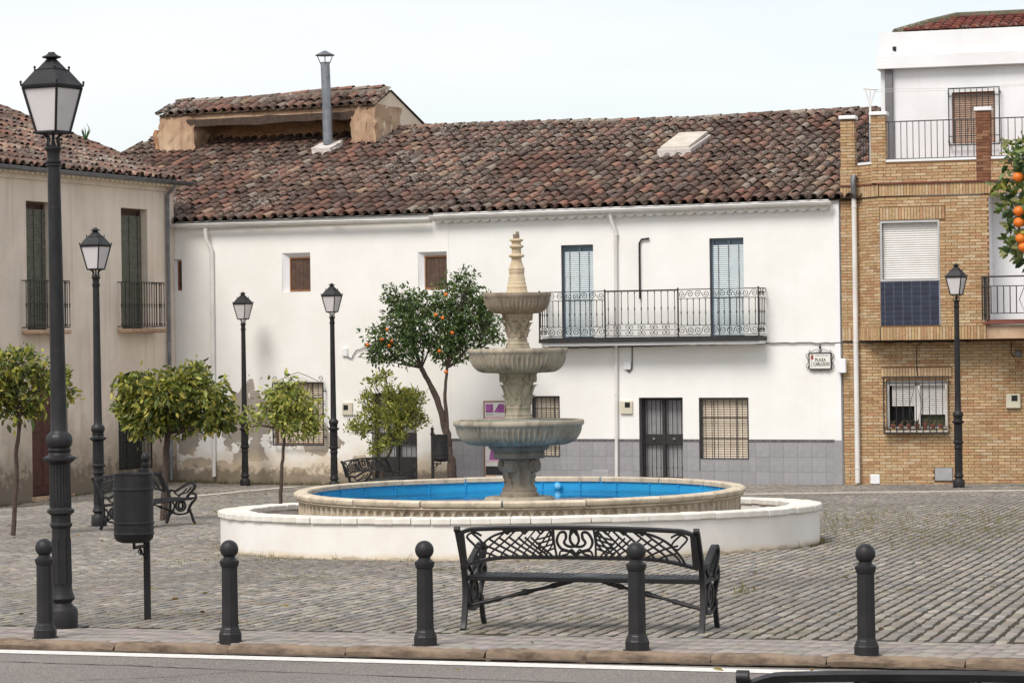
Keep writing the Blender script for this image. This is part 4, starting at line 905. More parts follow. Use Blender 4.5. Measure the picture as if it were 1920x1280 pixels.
def band(z0, z1, pr):
    b1 = brickwork(hc, xc1 - .0, XR, z0, z1, [], y=BO - pr, soldier=True, single=90); brickwork(hc, 0, cl, z0, z1, [], T=Tch @ Matrix.Translation((0, -pr, 0)), soldier=True, single=10); brickwork(hc, .0, xc0, z0, z1, [], y=-.012 - pr, soldier=True, single=6)
band(ZS, ZF, .02); band(ZT - .28, ZT - .03, .02)
m = MB(); m.add([(xc0, -.001, ZS + .001), (xc1, BO - .02, ZS + .001), (XR, BO - .02, ZS + .001), (XR, .3, ZS + .001), (xc0, .3, ZS + .001)], [(0, 1, 2, 3, 4)]); m.build('soffit', 'grey_paint', hc)
m = MB(); pr = .06
m.add([(0, -pr, ZT - .028), (xc0, -pr, ZT - .028), (xc1, BO - pr, ZT - .028), (XR, BO - pr, ZT - .028), (XR, 0, ZT - .028), (0, .1, ZT - .028), (0, -pr, ZT + .0), (xc0, -pr, ZT + .0), (xc1, BO - pr, ZT + .0), (XR, BO - pr, ZT + .0), (XR, 0, ZT + .0), (0, .1, ZT + .0)], [(0, 1, 7, 6), (1, 2, 8, 7), (2, 3, 9, 8), (6, 7, 8, 9, 10, 11), (5, 4, 3, 2, 1, 0)]); m.build('terracotta_course', 'terracotta', hc)
# parapet
brickwork(hc, xc1, XR, ZT + .002, ZP0 - .03, [], y=BO, single=150); brickwork(hc, 0, cl, ZT + .002, ZP0 - .05, [], T=Tch, single=20); brickwork(hc, .0, xc0, ZT + .002, ZP0 - .05, [], y=-.012, single=20)
m = MB(); m.add([(xc1, BO - .005, ZP0 - .03), (XR, BO - .005, ZP0 - .03), (XR, BO + .25, ZP0 - .03), (xc1, BO + .25, ZP0 - .03), (xc1, BO - .005, ZP0 + .02), (XR, BO - .005, ZP0 + .02), (XR, BO + .25, ZP0 + .02), (xc1, BO + .25, ZP0 + .02)], [(4, 5, 6, 7), (0, 1, 5, 4), (3, 0, 4, 7), (2, 3, 7, 6)]); m.build('coping', 'plaster_clean', hc)
m = MB(); m.box(0, cl, -.005, .25, ZP0 - .05, ZP0, T=Tch); m.build('coping', 'plaster_clean', hc)
m = MB(); m.add([(0.01, .2, ZP0 - .35), (XR, .2, ZP0 - .35), (XR, 6, ZP0 - .35), (.01, 6, ZP0 - .35)], [(0, 1, 2, 3)]); m.build('terrace_floor', 'terracotta', hc)
def pier(px0, px1, pt, off, cols=None):
    x0, x1 = fc(px0, 280, off)[0], fc(px1, 280, off)[0]; zt = fc((px0 + px1) / 2, pt, off)[1]; w_ = x1 - x0; p_ = .02
    yb = off - p_; core = MB(); core.box(x0 + .004, x1 - .004, yb + .006, yb + w_ - .004, ZT + .003, zt); po = core.build('pier', 'mortar', hc)
    brickwork(po, x0, x1, ZT + .003, zt, [], y=yb + .005, mortar=False, single=40, cols=cols)
    brickwork(po, 0, w_, ZT + .003, zt, [], mortar=False, T=Matrix.Translation((x0, yb + w_, 0)) @ Matrix.Rotation(-math.pi / 2, 4, 'Z'), cols=cols)
    brickwork(po, 0, w_, ZT + .003, zt, [], mortar=False, T=Matrix.Translation((x1, yb, 0)) @ Matrix.Rotation(math.pi / 2, 4, 'Z'), cols=cols)
    m = MB(); m.box(x0 - .04, x1 + .04, yb - .04, yb + w_ + .04, zt, zt + .08, bev=.01); m.build('pier_cap', 'plaster_clean', po); return x0, x1, zt
RED = [S(146, 100, 78), S(134, 90, 70), S(156, 116, 90), S(124, 84, 66)]
q1 = pier(1577, 1602, 224, -.01); q2 = pier(1634, 1660, 216.5, BO); q3 = pier(1831, 1857, 208, BO, RED)
def simple_rail(a, b, za, zb, n, mat='rail_green'):
    """a, b ends (x,y)"""
    m = MB()
    for zz_ in (za, zb): m.tube([(*a, zz_), (*b, zz_)], .014, 6)
    o = m.build('terrace_rail', mat, hc); bm = MB(); bm.lathe([(.0085, 0), (.0085, zb - za)], 6); me = bm.mesh('bar', mat)
    for i in range(n): t = (i + .5) / n; link('bar', me, o, (a[0] + (b[0] - a[0]) * t, a[1] + (b[1] - a[1]) * t, za))
ra, rb = fc(1740, 296, BO)[1], fc(1740, 225.5, BO)[1]
simple_rail((q2[1], BO + .1), (q3[0], BO + .1), ra, rb, 15); simple_rail((q3[1], BO + .1), (XR, BO + .1), ra, rb, 26); simple_rail((q1[1] + .1, .02), (q2[0], BO + .15), ra - .03, rb - .03, 5)
# upper white storey
UO = 1.3; xu = fc(1652, 200, UO)[0]; zc0, zc1, zc2 = fc(1700, 128, UO - .2)[1], fc(1700, 103, UO - .2)[1], fc(1660, 62, UO - .1)[1]
uw = (*fc.rect(1785, 172, 1866, 268, UO), .14)
m = wall_holes(xu, XR, ZP0 - .4, zc2, [uw], y=UO); m.add([(xu, UO, ZP0 - .4), (xu, 8, ZP0 - .4), (xu, 8, zc2), (xu, UO, zc2)], [(0, 1, 2, 3)]); m.add([(xu, UO, zc2), (XR, UO, zc2), (XR, 8, zc2), (xu, 8, zc2)], [(0, 1, 2, 3)]); m.build('upper_wall', 'plaster_clean', hc)
m = MB(); m.box(xu - .06, XR, UO - .2, UO - .003, zc0, zc1, bev=.008); m.box(xu - .06, xu - .003, UO - .003, 8, zc0, zc1); m.build('cornice', 'plaster_clean', hc)
m = MB(); m.box(xu - .02, XR, UO - .06, UO - .004, zc1 + .004, zc2 + .01); m.build('parapet_face', 'plaster_clean', hc)
sp = fc(1677, 93, UO - .07); m = MB(); m.box(sp[0] - .04, sp[0] + .04, UO - .075, UO - .055, sp[1] - .04, sp[1] + .06); o = m.build('spout_hole', 'dark', hc)
m = MB(); m.tube([(sp[0] - .05, UO - .1, sp[1] - .06), (sp[0] - .05, UO - .02, sp[1] - .05)], .04, 10); m.build('water_spout', 'plaster_clean', hc)
tr = MB(); xt = fc(1680, 60, UO)[0]; zt0 = zc2
for j in range(5):
    y0 = UO + .12 + j * .3; z0 = zt0 + .03 + j * .085; sh = .22 * j
    for i in range(30):
        x0 = xt + .1 + sh + i * .21
        if x0 > XR: break
        vv = []
        for (yy, zz_) in ((y0 - .03, z0 + .03), (y0 + .33, z0 + .1)):
            for k2 in range(5): a = math.pi * k2 / 4; vv.append((x0 + .1 + .1 * math.cos(a), yy, zz_ + .05 * math.sin(a)))
        f = random.uniform(.8, 1.1); tr.add(vv, [(k2, k2 + 1, 6 + k2, 5 + k2) for k2 in range(4)] + [tuple(range(5))], True, tuple(v * f for v in random.choice([S(112, 56, 48), S(98, 50, 44), S(120, 64, 52)])))
zz_ = zt0 + .03 + 5 * .085; tr.add([(xt, UO + .05, zt0), (XR, UO + .05, zt0), (XR, UO + 1.7, zz_), (xt + 1.2, UO + 1.7, zz_), (xt, 5, zt0)], [(0, 1, 2, 3), (0, 3, 4)], False, S(96, 88, 74)); ro = tr.build('roof', 'roof_tile', hc, tints=True)
x = xt
m = MB(); m.tube([(xt - .02, UO + .03, zt0 + .0), (xt + .6, UO + .85, zt0 + .27), (xt + 1.15, UO + 1.62, zz_ + .03)], .1, 8); m.tube([(xt + 1.15, UO + 1.65, zz_ + .03), (XR, UO + 1.65, zz_ + .03)], .1, 8); 
for q in range(len(m.t)): m.t[q] = S(104, 98, 80)
m.build('hip_tiles', 'roof_tile', ro, tints=True)
xg = fc(1668, 200, UO)[0]; m = MB(); m.box(xg - .085, xg + .085, UO - .1, UO - .005, ZP0 - .35, zc0 - .002, bev=.01); m.build('drain_duct', 'grey_paint', hc)
x0, z0, x1, z1, d = uw; m = MB(); rect_frame(m, x0, z0, x1, z1, UO + d - .04, UO + d + .02, .04); m.box(x0, x1, UO + d + .02, UO + d + .04, z0, z1); o = m.build('window', 'frame_wood', hc)
slat_shutter('roller_shutter', 'shutter_tan', o, x0 + .02, z0 + .02, x1 - .02, z1 - .02, UO + d - .02, .045, 0)
gx = fc.rect(1778, 164, 1875, 272, UO - .12); grille(o, *gx, UO - .12, 9, [gx[1] + (gx[3] - gx[1]) * f for f in (.16, .86)], 'rail_green')
for (x, z) in ((gx[0], gx[1] + .1), (gx[2], gx[1] + .1), (gx[0], gx[3] - .1), (gx[2], gx[3] - .1)): m = MB(); m.box(x - .012, x + .012, UO - .12, UO + .02, z - .012, z + .012); m.build('fixing', 'rail_green', o)
m = MB(); cxg = (gx[0] + gx[2]) / 2; m.ribbon([(cxg - .14, UO - .125, gx[1] + .25), (cxg, UO - .125, gx[3] - .25), (cxg + .14, UO - .125, gx[1] + .25)], .012, .012, (0, 1, 0)); m.build('grille_ornament', 'rail_green', o)
# first-floor window: shutter above, blue tiles below
x0, z0, x1, z1, d = w1; zs = fc(1705, 527, BO)[1]; m = MB(); rect_frame(m, x0 + .003, zs, x1 - .003, z1 - .003, BO - .01, BO + d, .045); m.box(x0, x1, BO + d, BO + d + .02, zs, z1); o = m.build('window', 'alu', hc)
slat_shutter('roller_shutter', 'shutter_white', o, x0 + .06, zs + .05, x1 - .05, z1 - .05, BO + .1, .047, 0)
m = MB(); m.box(x0 + .002, x1 - .002, BO + .004, BO + .02, z0, zs - .002); pn = m.build('tiled_panel', 'grout_light', hc); nr, nc = 9, 7; th_ = (zs - z0) / nr; tw = .19; xs = x0 - .1
for j in range(nr):
    for i in range(nc + 1):
        a, b = max(x0 + .004, xs + i * tw), min(x1 - .004, xs + (i + 1) * tw)
        if b - a < .03: continue
        f = random.uniform(.75, 1.25); m = MB(); m.box(-(b - a) / 2 + .004, (b - a) / 2 - .004, -.004, .004, -th_ / 2 + .004, th_ / 2 - .004, tint=(f, f, f)); m.build('tile', 'blue_tile', pn, ((a + b) / 2, BO + .001, z0 + th_ * (j + .5)), tints=True)
# ground-floor window with grille and half-open blinds
x0, z0, x1, z1, d = gw; m = MB(); rect_frame(m, x0 + .003, z0 + .03, x1 - .003, z1 - .003, d - .12, d, .05); m.box((x0 + x1) / 2 - .06, (x0 + x1) / 2 + .06, d - .1, d - .001, z0 + .08, z1 - .055); m.box(x0, x1, d - .1, d - .02, z1 - .12, z1 - .052); w_ = m.build('window', 'white_pvc', hc)
m = MB(); m.box(x0, x1, d + .3, d + .32, z0, z1); m.build('glass', 'dark', w_)
slat_shutter('blind', 'shutter_white', w_, x0 + .1, z0 + (z1 - z0) * .47, (x0 + x1) / 2 - .06, z1 - .1, d - .02, .04, 0); slat_shutter('blind', 'shutter_white', w_, (x0 + x1) / 2 + .06, z0 + (z1 - z0) * .3, x1 - .06, z1 - .1, d - .02, .04, 0)
m = MB(); m.box((x0 + x1) / 2 + .08, x1 - .08, d + .1, d + .11, z0, z1 - .3); m.build('curtain', 'succulent', w_)
m = MB(); m.box(x0 - .03, x1 + .03, -.15, .18, z0 - .045, z0 + .0, bev=.008); m.build('sill', 'pale_strip', w_)
gx = fc.rect(1656, 705, 1780, 813, -.18); grille(w_, *gx, -.18, 10, [gx[1] + (gx[3] - gx[1]) * f for f in (.125, .885)])
m = MB(); cxg = (gx[0] + gx[2]) / 2; m.ribbon([(cxg, -.19, gx[3] - .15), (cxg - .14, -.19, (gx[1] + gx[3]) / 2), (cxg, -.19, gx[1] + .18), (cxg + .14, -.19, (gx[1] + gx[3]) / 2), (cxg, -.19, gx[3] - .15)], .01, .01, (0, 1, 0)); m.build('grille_ornament', 'black_iron', w_)
for z in (gx[1] + .13, gx[3] - .12):
    for x in (gx[0], gx[2]): m = MB(); m.box(x - .012, x + .012, -.18, .0, z - .012, z + .012); m.build('fixing', 'black_iron', w_)
# pots on the sill
names = [('small yellow and clay pot', 'pot_yellow'), ('small clay pot in green saucer', 'pot_green'), ('clay pot with reddish succulent', 'pot_clay'), ('clay pot with spiky plant in green saucer', 'pot_green'), ('tallest clay pot with reddish plant', 'pot_clay'), ('low clay pot in green saucer', 'pot_green'), ('rightmost clay pot on yellow saucer', 'pot_yellow')]
for i, (nm, mt) in enumerate(names):
    x = fc(1675 + i * 14.9, 800, -.06)[0]; hh = .13 if i != 4 else .16; W = fc.world(x, -.07, z0)
    o = thing('flower_pot', ['leftmost ', 'second from left, ', 'third from left, ', 'middle ', 'fifth from left, ', 'sixth from left, ', ''][i] + nm + ' on the barred brick-house window sill', 'flower pot', W, fc.rz, 'pots on the window sill')
    m = MB(); m.lathe([(.05, 0), (.055, .02), (.05, .022), (.035, .022)], 12); m.build('saucer', mt, o); m = MB(); m.lathe([(.036, .022), (.054, hh * .82), (.06, hh * .82), (.06, hh), (.05, hh), (.045, hh * .9)], 12); m.build('pot', 'pot_clay', o)
    m = MB()
    for q in range(11): a = random.random() * 6.3; l = random.uniform(.05, .11); m.tube([(.02 * math.cos(a), .02 * math.sin(a), hh * .9), (l * .6 * math.cos(a), l * .6 * math.sin(a), hh + l * .7), (l * math.cos(a), l * math.sin(a), hh + l)], [.009, .008, .001], 5)
    m.build('plant', 'succulent', o)
# loggia on the right of the first floor
m = wall_holes(XE, XR, ZF, ZT - .3, [], y=BO + .75); m.add([(XE + .002, BO, ZF), (XE + .002, BO + .75, ZF), (XE + .002, BO + .75, ZT - .3), (XE + .002, BO, ZT - .3)], [(0, 1, 2, 3)]); m.add([(XE, BO, ZT - .282), (XR, BO, ZT - .282), (XR, BO + .75, ZT - .282), (XE, BO + .75, ZT - .282)], [(0, 1, 2, 3)]); m.build('loggia_wall', 'plaster_clean', hc)
pb = -.95; bx = fc(1840, 560, pb)[0]; zb0, zb1 = fc(1880, 596, pb)[1], fc(1880, 518, pb)[1]
m = MB(); m.box(bx + .02, XR, pb - .02, BO - .025, zb0 - .13, zb0 - .08, bev=.01); m.box(bx + .1, XR, pb + .05, BO - .03, zb0 - .08, zb0 - .03); bl = m.build('balcony', 'terracotta', hc)
m = MB(); m.box(bx + .1, XR, pb + .06, BO - .03, ZS + .01, zb0 - .14); m.build('balcony_slab', 'plaster_old', bl)
m = MB()
for (a, b) in (((bx + .02, pb), (XR, pb)), ((bx + .02, pb), (bx + .02, BO))):
    for (zz_, r_) in ((zb1, .02), (zb1 - .2, .011), (zb0 + .1, .011)): m = MB(); m.tube([(*a, zz_), (*b, zz_)], r_, 6); m.build('rail', 'black_iron', bl)
bm = MB(); bm.lathe([(.011, 0), (.011, zb1 - .2 - zb0 - .1)], 6); me = bm.mesh('bar', 'black_iron'); xx = bx + .2; i = 0
while xx < XR - .1:
    if i % 6 == 5:
        m = MB(); zm = (zb1 + zb0 - .1) / 2; hh = (zb1 - .3 - zb0) / 2; m.ribbon([(xx, pb, zm + hh), (xx - .11, pb, zm), (xx, pb, zm - hh), (xx + .11, pb, zm), (xx, pb, zm + hh)], .014, .014, (0, 1, 0)); m.tube([(xx, pb, zb1), (xx, pb, zm + hh)], .009, 6); m.tube([(xx, pb, zm - hh), (xx, pb, zb0 - .03)], .009, 6); m.build('diamond', 'black_iron', bl); xx += .17
    else: link('bar', me, bl, (xx, pb, zb0 + .1)); xx += .13 if i % 6 != 4 else .17
    i += 1
for (x, y) in ((bx + .02, pb), (bx + .1, pb), (bx + .02, BO - .03), (bx + .1, BO - .03)): m = MB(); m.box(x - .015, x + .015, y - .015, y + .015, zb0 - .03, zb1); m.build('post', 'black_iron', bl)
# fittings on the brick wall
box_part(hc, fc, (1887, 738, 1914, 765), 'meter_box', 'box_cream', .08, (.38, .1, .8, .5)); box_part(hc, fc, (1903, 657, 1915, 669), 'junction_box', 'zinc', .07); box_part(hc, fc, (1632, 889, 1650, 907), 'utility_box', 'box_white', .03); box_part(hc, fc, (1753, 877, 1786, 901), 'utility_door', 'grey_plate', .015)
xp = fc(1603, 500, -.08)[0]; zp = [fc(1600, y, -.1)[1] for y in (332, 346, 372, 384, 905)]
downpipe(hc, [(xp, -.1, zp[2]), (xp, -.09, zp[3]), (xp, -.09, zp[4])], .055, 'white_pvc', [(xp, -.09, z) for z in (zp[3] - .05, fc(1603, 640)[1], fc(1603, 877)[1])])
xe = fc(1601, 340, -.1)[0]; downpipe(hc, [(xe + .02, .0, zp[0] - .02), (xe, -.12, zp[0]), (xe - .01, -.15, zp[0] - .08), (xe, -.15, zp[1] - .05), (xp, -.1, zp[2])], .06, 'zinc')
cable(hc, fc, [(1580, 642), (1608, 643), (1625, 634)], .013, -.08); 
P = []
for i in range(30): t = i / 29; P.append((xc0 + .02 + t * 2.3, -.03 - .35 * min(1, t * 5) * (1 - t), ZS - .02 - .03 * math.sin(t * 17) ** 2))
m = MB(); m.tube(P, .016, 6); m.build('cable', 'black_cable', hc); cable(hc, fc, [(1730, 640), (1719, 650), (1719, 682), (1719, 690), (1721, 706)], .009, -.025)
cable(hc, fc, [(1897, 640), (1896, 662), (1900, 668), (1904, 668)], .008, -.03); m = MB(); q = fc(1909, 675); m.tube([(q[0], -.05, q[1]), (q[0] + .02, -.05, q[1] - .06), (q[0] - .01, -.05, q[1] - .1)], [.02, .015, .006], 6); m.build('cable_end', 'frame_wood', hc)
# clothes-line post on the terrace
yq = BO + .35; a = fc(1632, 235, yq); b = fc(1632, 198, yq); tl, tr_ = fc(1622, 166, yq), fc(1641, 168, yq); cp = thing('clothes_line_post', 'white Y-shaped metal clothes-line post between the brick terrace piers', 'post', fc.world(a[0], yq, 0), fc.rz)
ax = a[0]; m = MB(); m.tube([(0, 0, ZP0 - .35), (0, 0, b[1])], .025, 8); m.build('post', 'white_pvc', cp)
for t in (tl, tr_): m = MB(); m.tube([(0, 0, b[1] - .02), (t[0] - ax, 0, t[1])], .014, 6); m.build('arm', 'white_pvc', cp)
m = MB(); m.tube([(0, 0, b[1]), ((tl[0] + tr_[0]) / 2 - ax, 0, tl[1])], .014, 6); m.build('arm', 'white_pvc', cp); m = MB(); m.tube([(tl[0] - ax - .03, 0, tl[1]), (tr_[0] - ax + .05, 0, tr_[1])], .022, 6); m.build('crossbar', 'white_pvc', cp)
for i, dz in enumerate((0., -.05)): m = MB(); m.tube([(tr_[0] - ax, .02 * i, tr_[1] + dz), (1.6, .03, tr_[1] - .03 + dz), (XR - ax - .2, .05, tr_[1] + .03)], .004, 5); m.build('line', 'alu', cp)
# ================================================================== fountain
FC = Vector((.07, 33.4, 0)); fz = lambda y: (EYE + ray(971, y).z * 33.4); SF = 149.7
fg = g(FC.x, FC.y)
# planter wall round it, following the slope of the plaza
pl = thing('planter_wall', 'low round whitewashed planter wall with brick coping around the fountain', 'wall', (FC.x, FC.y, fg), 0, rx=-math.atan(SLOPE))
plaster('plaster_planter', S(234, 230, 224), S(220, 213, 203), streak=.2, stain=S(222, 212, 200), lower=(.08, S(216, 198, 172), .16, S(176, 160, 136)))
m = MB(); HW = .40; m.lathe([(RW - .02, -.25), (RW - .02, .02), (RW - .02, HW)], 160, cap=False); m.lathe([(RW - .36, HW), (RW - .36, .0)], 160, cap=False); m.build('wall', 'plaster_planter', pl)
nb = 104; cv = []
for q in range(6):
    m = MB(); a = math.pi / nb * .97; vv = []; e = [random.uniform(-.008, .008) for _ in range(8)]
    for zz_ in (0, .012, .064, .075):
        for (r_, s_) in ((RW - .38, -1), (RW + .012, -1), (RW + .012, 1), (RW - .38, 1)):
            ins = .008 if zz_ in (0, .075) else 0; rr = r_ + (ins if r_ < RW - .1 else -ins) + e[q % 8] * .5; vv.append((rr * math.cos(s_ * a), rr * math.sin(s_ * a) - s_ * ins * .5, zz_))
    m.add(vv, [(3, 2, 1, 0), (12, 13, 14, 15)] + [(k2 * 4 + i, k2 * 4 + (i + 1) % 4, k2 * 4 + 4 + (i + 1) % 4, k2 * 4 + 4 + i) for k2 in range(3) for i in range(4)], False, (1, 1, 1) if q % 3 else (.95, .94, .92)); cv.append(m.mesh('coping_brick', 'cap_white', True))
for i in range(nb):
    o = link('coping_brick', random.choice(cv), pl, (random.gauss(0, .003), random.gauss(0, .003), HW + random.uniform(-.003, .004)), (0, 0, 2 * math.pi * i / nb + random.gauss(0, .0008)))
m = MB(); m.lathe([(RW - .3, .24), (2.2, .27)], 64, cap=False); so = m.build('planter_soil', 'soil', pl)
# the basin
ft = thing('fountain', 'tiered stone fountain with three fluted bowls in a round blue-painted basin', 'fountain', (FC.x, FC.y, 0))
RB = 2.82; ZRIM = EYE - 1.832; zb = fg - .1; NA = 132
def niche(r, z, a, j):
    if 3 <= j <= 15:
        t = (a / (2 * math.pi) * NA) % 1. - .5; h = (z - (ZRIM - .34)) / .215; w_ = .30
        if abs(t) < w_ and 0 < h < 1 - .35 * (1 - math.sqrt(max(0, 1 - (t / w_) ** 2))): return r - .035
    return r
prof = [(RB - .05, zb), (RB - .03, ZRIM - .38), (RB - .06, ZRIM - .36)] + [(RB - .06, ZRIM - .355 + .0196 * i) for i in range(1, 13)] + [(RB - .06, ZRIM - .112), (RB - .03, ZRIM - .105), (RB - .02, ZRIM - .095), (RB - .028, ZRIM - .084), (RB - .035, ZRIM - .076)]
m = MB(); m.lathe(prof, NA * 8, rfun=niche, cap=False, smooth=False, phase=0); m.build('basin', 'stone_basin', ft)
m = MB(); NS = 18
ring = [(RB - .035, -.076), (RB - .008, -.07), (RB + .0, -.058), (RB, -.02), (RB - .012, -.008), (RB - .03, 0), (RB - .16, 0), (RB - .172, -.012), (RB - .172, -.06)]
m.lathe(ring, 10, cap=False, a0=.004, a1=2 * math.pi / NS - .004); e0 = [(r * math.cos(.004), r * math.sin(.004), z) for r, z in ring]; e1 = [(r * math.cos(2 * math.pi / NS - .004), r * math.sin(2 * math.pi / NS - .004), z) for r, z in ring]; m.add(e0, [tuple(range(len(ring)))]); m.add(e1, [tuple(range(len(ring) - 1, -1, -1))])
me = m.mesh('coping_stone', 'stone_basin')
for i in range(NS): link('coping_stone', me, ft, (0, 0, ZRIM + random.uniform(-.003, .003)), (0, 0, 2 * math.pi * i / NS + .1))
m = MB(); RI = RB - .15; m.lathe([(RI, ZRIM - .012), (RI, ZRIM - .5), (0.01, ZRIM - .5)], 120, cap=False, smooth=True); bl_ = m.build('basin_lining', 'blue_paint', ft)
sm = MB()
for i in range(7): sm.box(-.012, .012, RI - .016 - .004 * (i % 2), RI + .01, -.03 - i * .045 - .035, -.03 - i * .045, bev=.006)
me = sm.mesh('lining_seam', 'blue_paint')
for i in range(32): link('lining_seam', me, bl_, (0, 0, ZRIM), (0, 0, 2 * math.pi * (i + .4) / 32))
ZW = ZRIM - .175; m = MB(); m.lathe([(RI - .002, ZW), (.3, ZW), (.05, ZW)], 90, cap=False); o = m.build('water', 'water', None, (FC.x, FC.y, 0), kind='structure')
lp = thing('pool_light', 'small round pale-blue light on the inner basin wall right of the pedestal', 'lamp', (FC.x + .52, FC.y + math.sqrt((RI - .03) ** 2 - .52 ** 2), ZW + .05)); m = MB(); m.lathe([(.07, 0), (.075, .03), (.055, .05), (.05, .05)], 16); m.build('housing', 'blue_paint', lp, rot=(R(90), 0, 0)); m = MB(); m.lathe([(.052, .048), (.03, .06), (0, .064)], 16, cap=False); m.build('lens', 'lens_blue', lp, rot=(R(90), 0, 0)); lp.scale = (.75,) * 3
o = MB(); o.lathe([(.0, -.08), (.16, -.07), (.21, -.01), (.2, .05), (.13, .1), (.05, .118), (0, .12)], 14, Matrix.Diagonal((1, .6, 1, 1)), rfun=lambda r, z, a, j: r * (1 + .06 * math.sin(3 * a + j))); o = o.build('loose_stone', 'plaster_clean', None, (FC.x + 1.78, FC.y - math.sqrt((RI - .3) ** 2 - 1.78 ** 2), ZW + .02)); tag(o, 'pale rounded stone in the pool just behind the front right rim', 'stone')
# tiers
def tier(name, pts, mat, n=64, flute=None, smooth=True, rfun=None):
    m = MB(); P = [(w_ / SF, fz(y)) for (w_, y) in pts]
    m.lathe(P, n, smooth=smooth, rfun=rfun); return m.build(name, mat, ft)
def fl(rows, nf, amp):
    def f(r, z, a, j):
        if j in rows:
            t = (a / (2 * math.pi) * nf) % 1.; return r * (1 - amp * rows[j] * max(0, math.sin(math.pi * t)) ** .6)
        return r
    return f
tier('plinth', [(66, 965), (66, 934), (64, 931), (60, 930)], 'stone_bowl', 48)
tier('pedestal', [(36, 930.2), (36, 924), (34, 923), (32, 920), (33, 917), (32, 914), (28, 912), (27, 909), (27.5, 900), (28.5, 890), (29.5, 884), (29.5, 876), (30, 864), (32, 859)], 'stone_dark', 48, rfun=lambda r, z, a, j: r * (1 + (.05 * math.cos(8 * a) if 6 <= j <= 11 else 0)))
tier('abacus', [(38, 859), (46, 858.5), (48, 857), (48, 848), (46, 847), (50, 843), (55, 841), (57, 838), (57, 834.5), (30, 833)], 'stone_dark', 48)
for q in range(4):
    vol = MB()
    a = R(45) + q * math.pi / 2 + R(14); T4 = Matrix.Rotation(a, 4, 'Z'); c = Vector((46 / SF, 0, fz(872)))
    for s_ in (-1, 1):
        sp_ = spiral(0, 0, 12.5 / SF, math.pi / 2, 2.3, s_, 40, .06); P = []
        for (u, v) in sp_: P.append((38 / SF - .02 + .0, u, v))
    for s_ in (-1, 1):      # two faces of each corner volute
        Tq = T4 @ Matrix.Translation((41 / SF, 0, fz(872))) @ Matrix.Rotation(s_ * R(45), 4, 'Z') @ Matrix.Translation((.0, s_ * .045, 0))
        vol.lathe([(0, -.05), (12 / SF, -.05), (12.5 / SF, 0), (11 / SF, .012), (0, .012)], 24, Tq @ Matrix.Rotation(R(90), 4, 'Y'))
        vol.tube([(.016, u, v) for (u, v) in spiral(0, 0, 11.5 / SF, math.pi / 2, 2.4, s_, 44, .08)], .0095, 6, Tq)
    vol.build('volute', 'stone_dark', ft)
fgm = MB()
for q in range(8):          # rosettes and leaf scrolls between the volutes
    a = q * math.pi / 4 + R(8); Tq = Matrix.Rotation(a, 4, 'Z')
    for (rr, y, s_) in ((33, 868, 5.5), (30.5, 882, 4), (29.5, 892, 4.5), (28.5, 902, 3.5)):
        fgm.lathe([(0, -.01), (s_ / SF, -.01), (s_ / SF * .9, .006), (s_ / SF * .5, .0), (s_ / SF * .4, .012), (0, .014)], 12, Tq @ Matrix.Translation((rr / SF, random.uniform(-.01, .01), fz(y))) @ Matrix.Rotation(R(90), 4, 'Y'))
fgm.build('carving', 'stone_dark', ft)
def bowl(y_rim, y_lip, y_bot, wr, wb, nf, mat):
    H_ = y_bot - y_lip; pts = [(wb * .4, y_bot + 1.5), (wb, y_bot)]; N = 12; rows = {}
    for i in range(1, N + 1):
        t = i / N; ang_ = t * math.pi / 2; w_ = wb + (wr * .965 - wb) * math.sin(ang_) ** .85; y = y_bot - H_ * .95 * (1 - math.cos(ang_)) ** 1.0; pts.append((w_, y)); rows[len(pts) - 1] = (1. if 2 <= i <= 10 else .3 if i in (1, 11) else 0)
    pts += [(wr * .985, y_lip), (wr * .999, y_lip - (y_lip - y_rim) * .3), (wr, y_lip - (y_lip - y_rim) * .65), (wr * .992, y_rim + .4), (wr * .975, y_rim), (wr * .93, y_rim), (wr * .92, y_rim + 1.5), (wr * .9, y_rim + 6), (wr * .3, y_rim + 14)]
    o = tier('bowl', pts, mat, nf * 6, rfun=fl(rows, nf, .045)); return o
b3 = bowl(787, 797, 833.5, 123, 78, 72, 'stone_bowl'); b2 = bowl(653, 661.5, 698.5, 94.5, 58, 60, 'stone_bowl'); b1 = bowl(549, 557, 588, 64, 34, 48, 'stone_dark')
m = MB(); m.lathe([(110 / SF, fz(789.5)), (.02, fz(789.5))], 64, cap=False); m.build('bowl_water', 'green_water', ft)
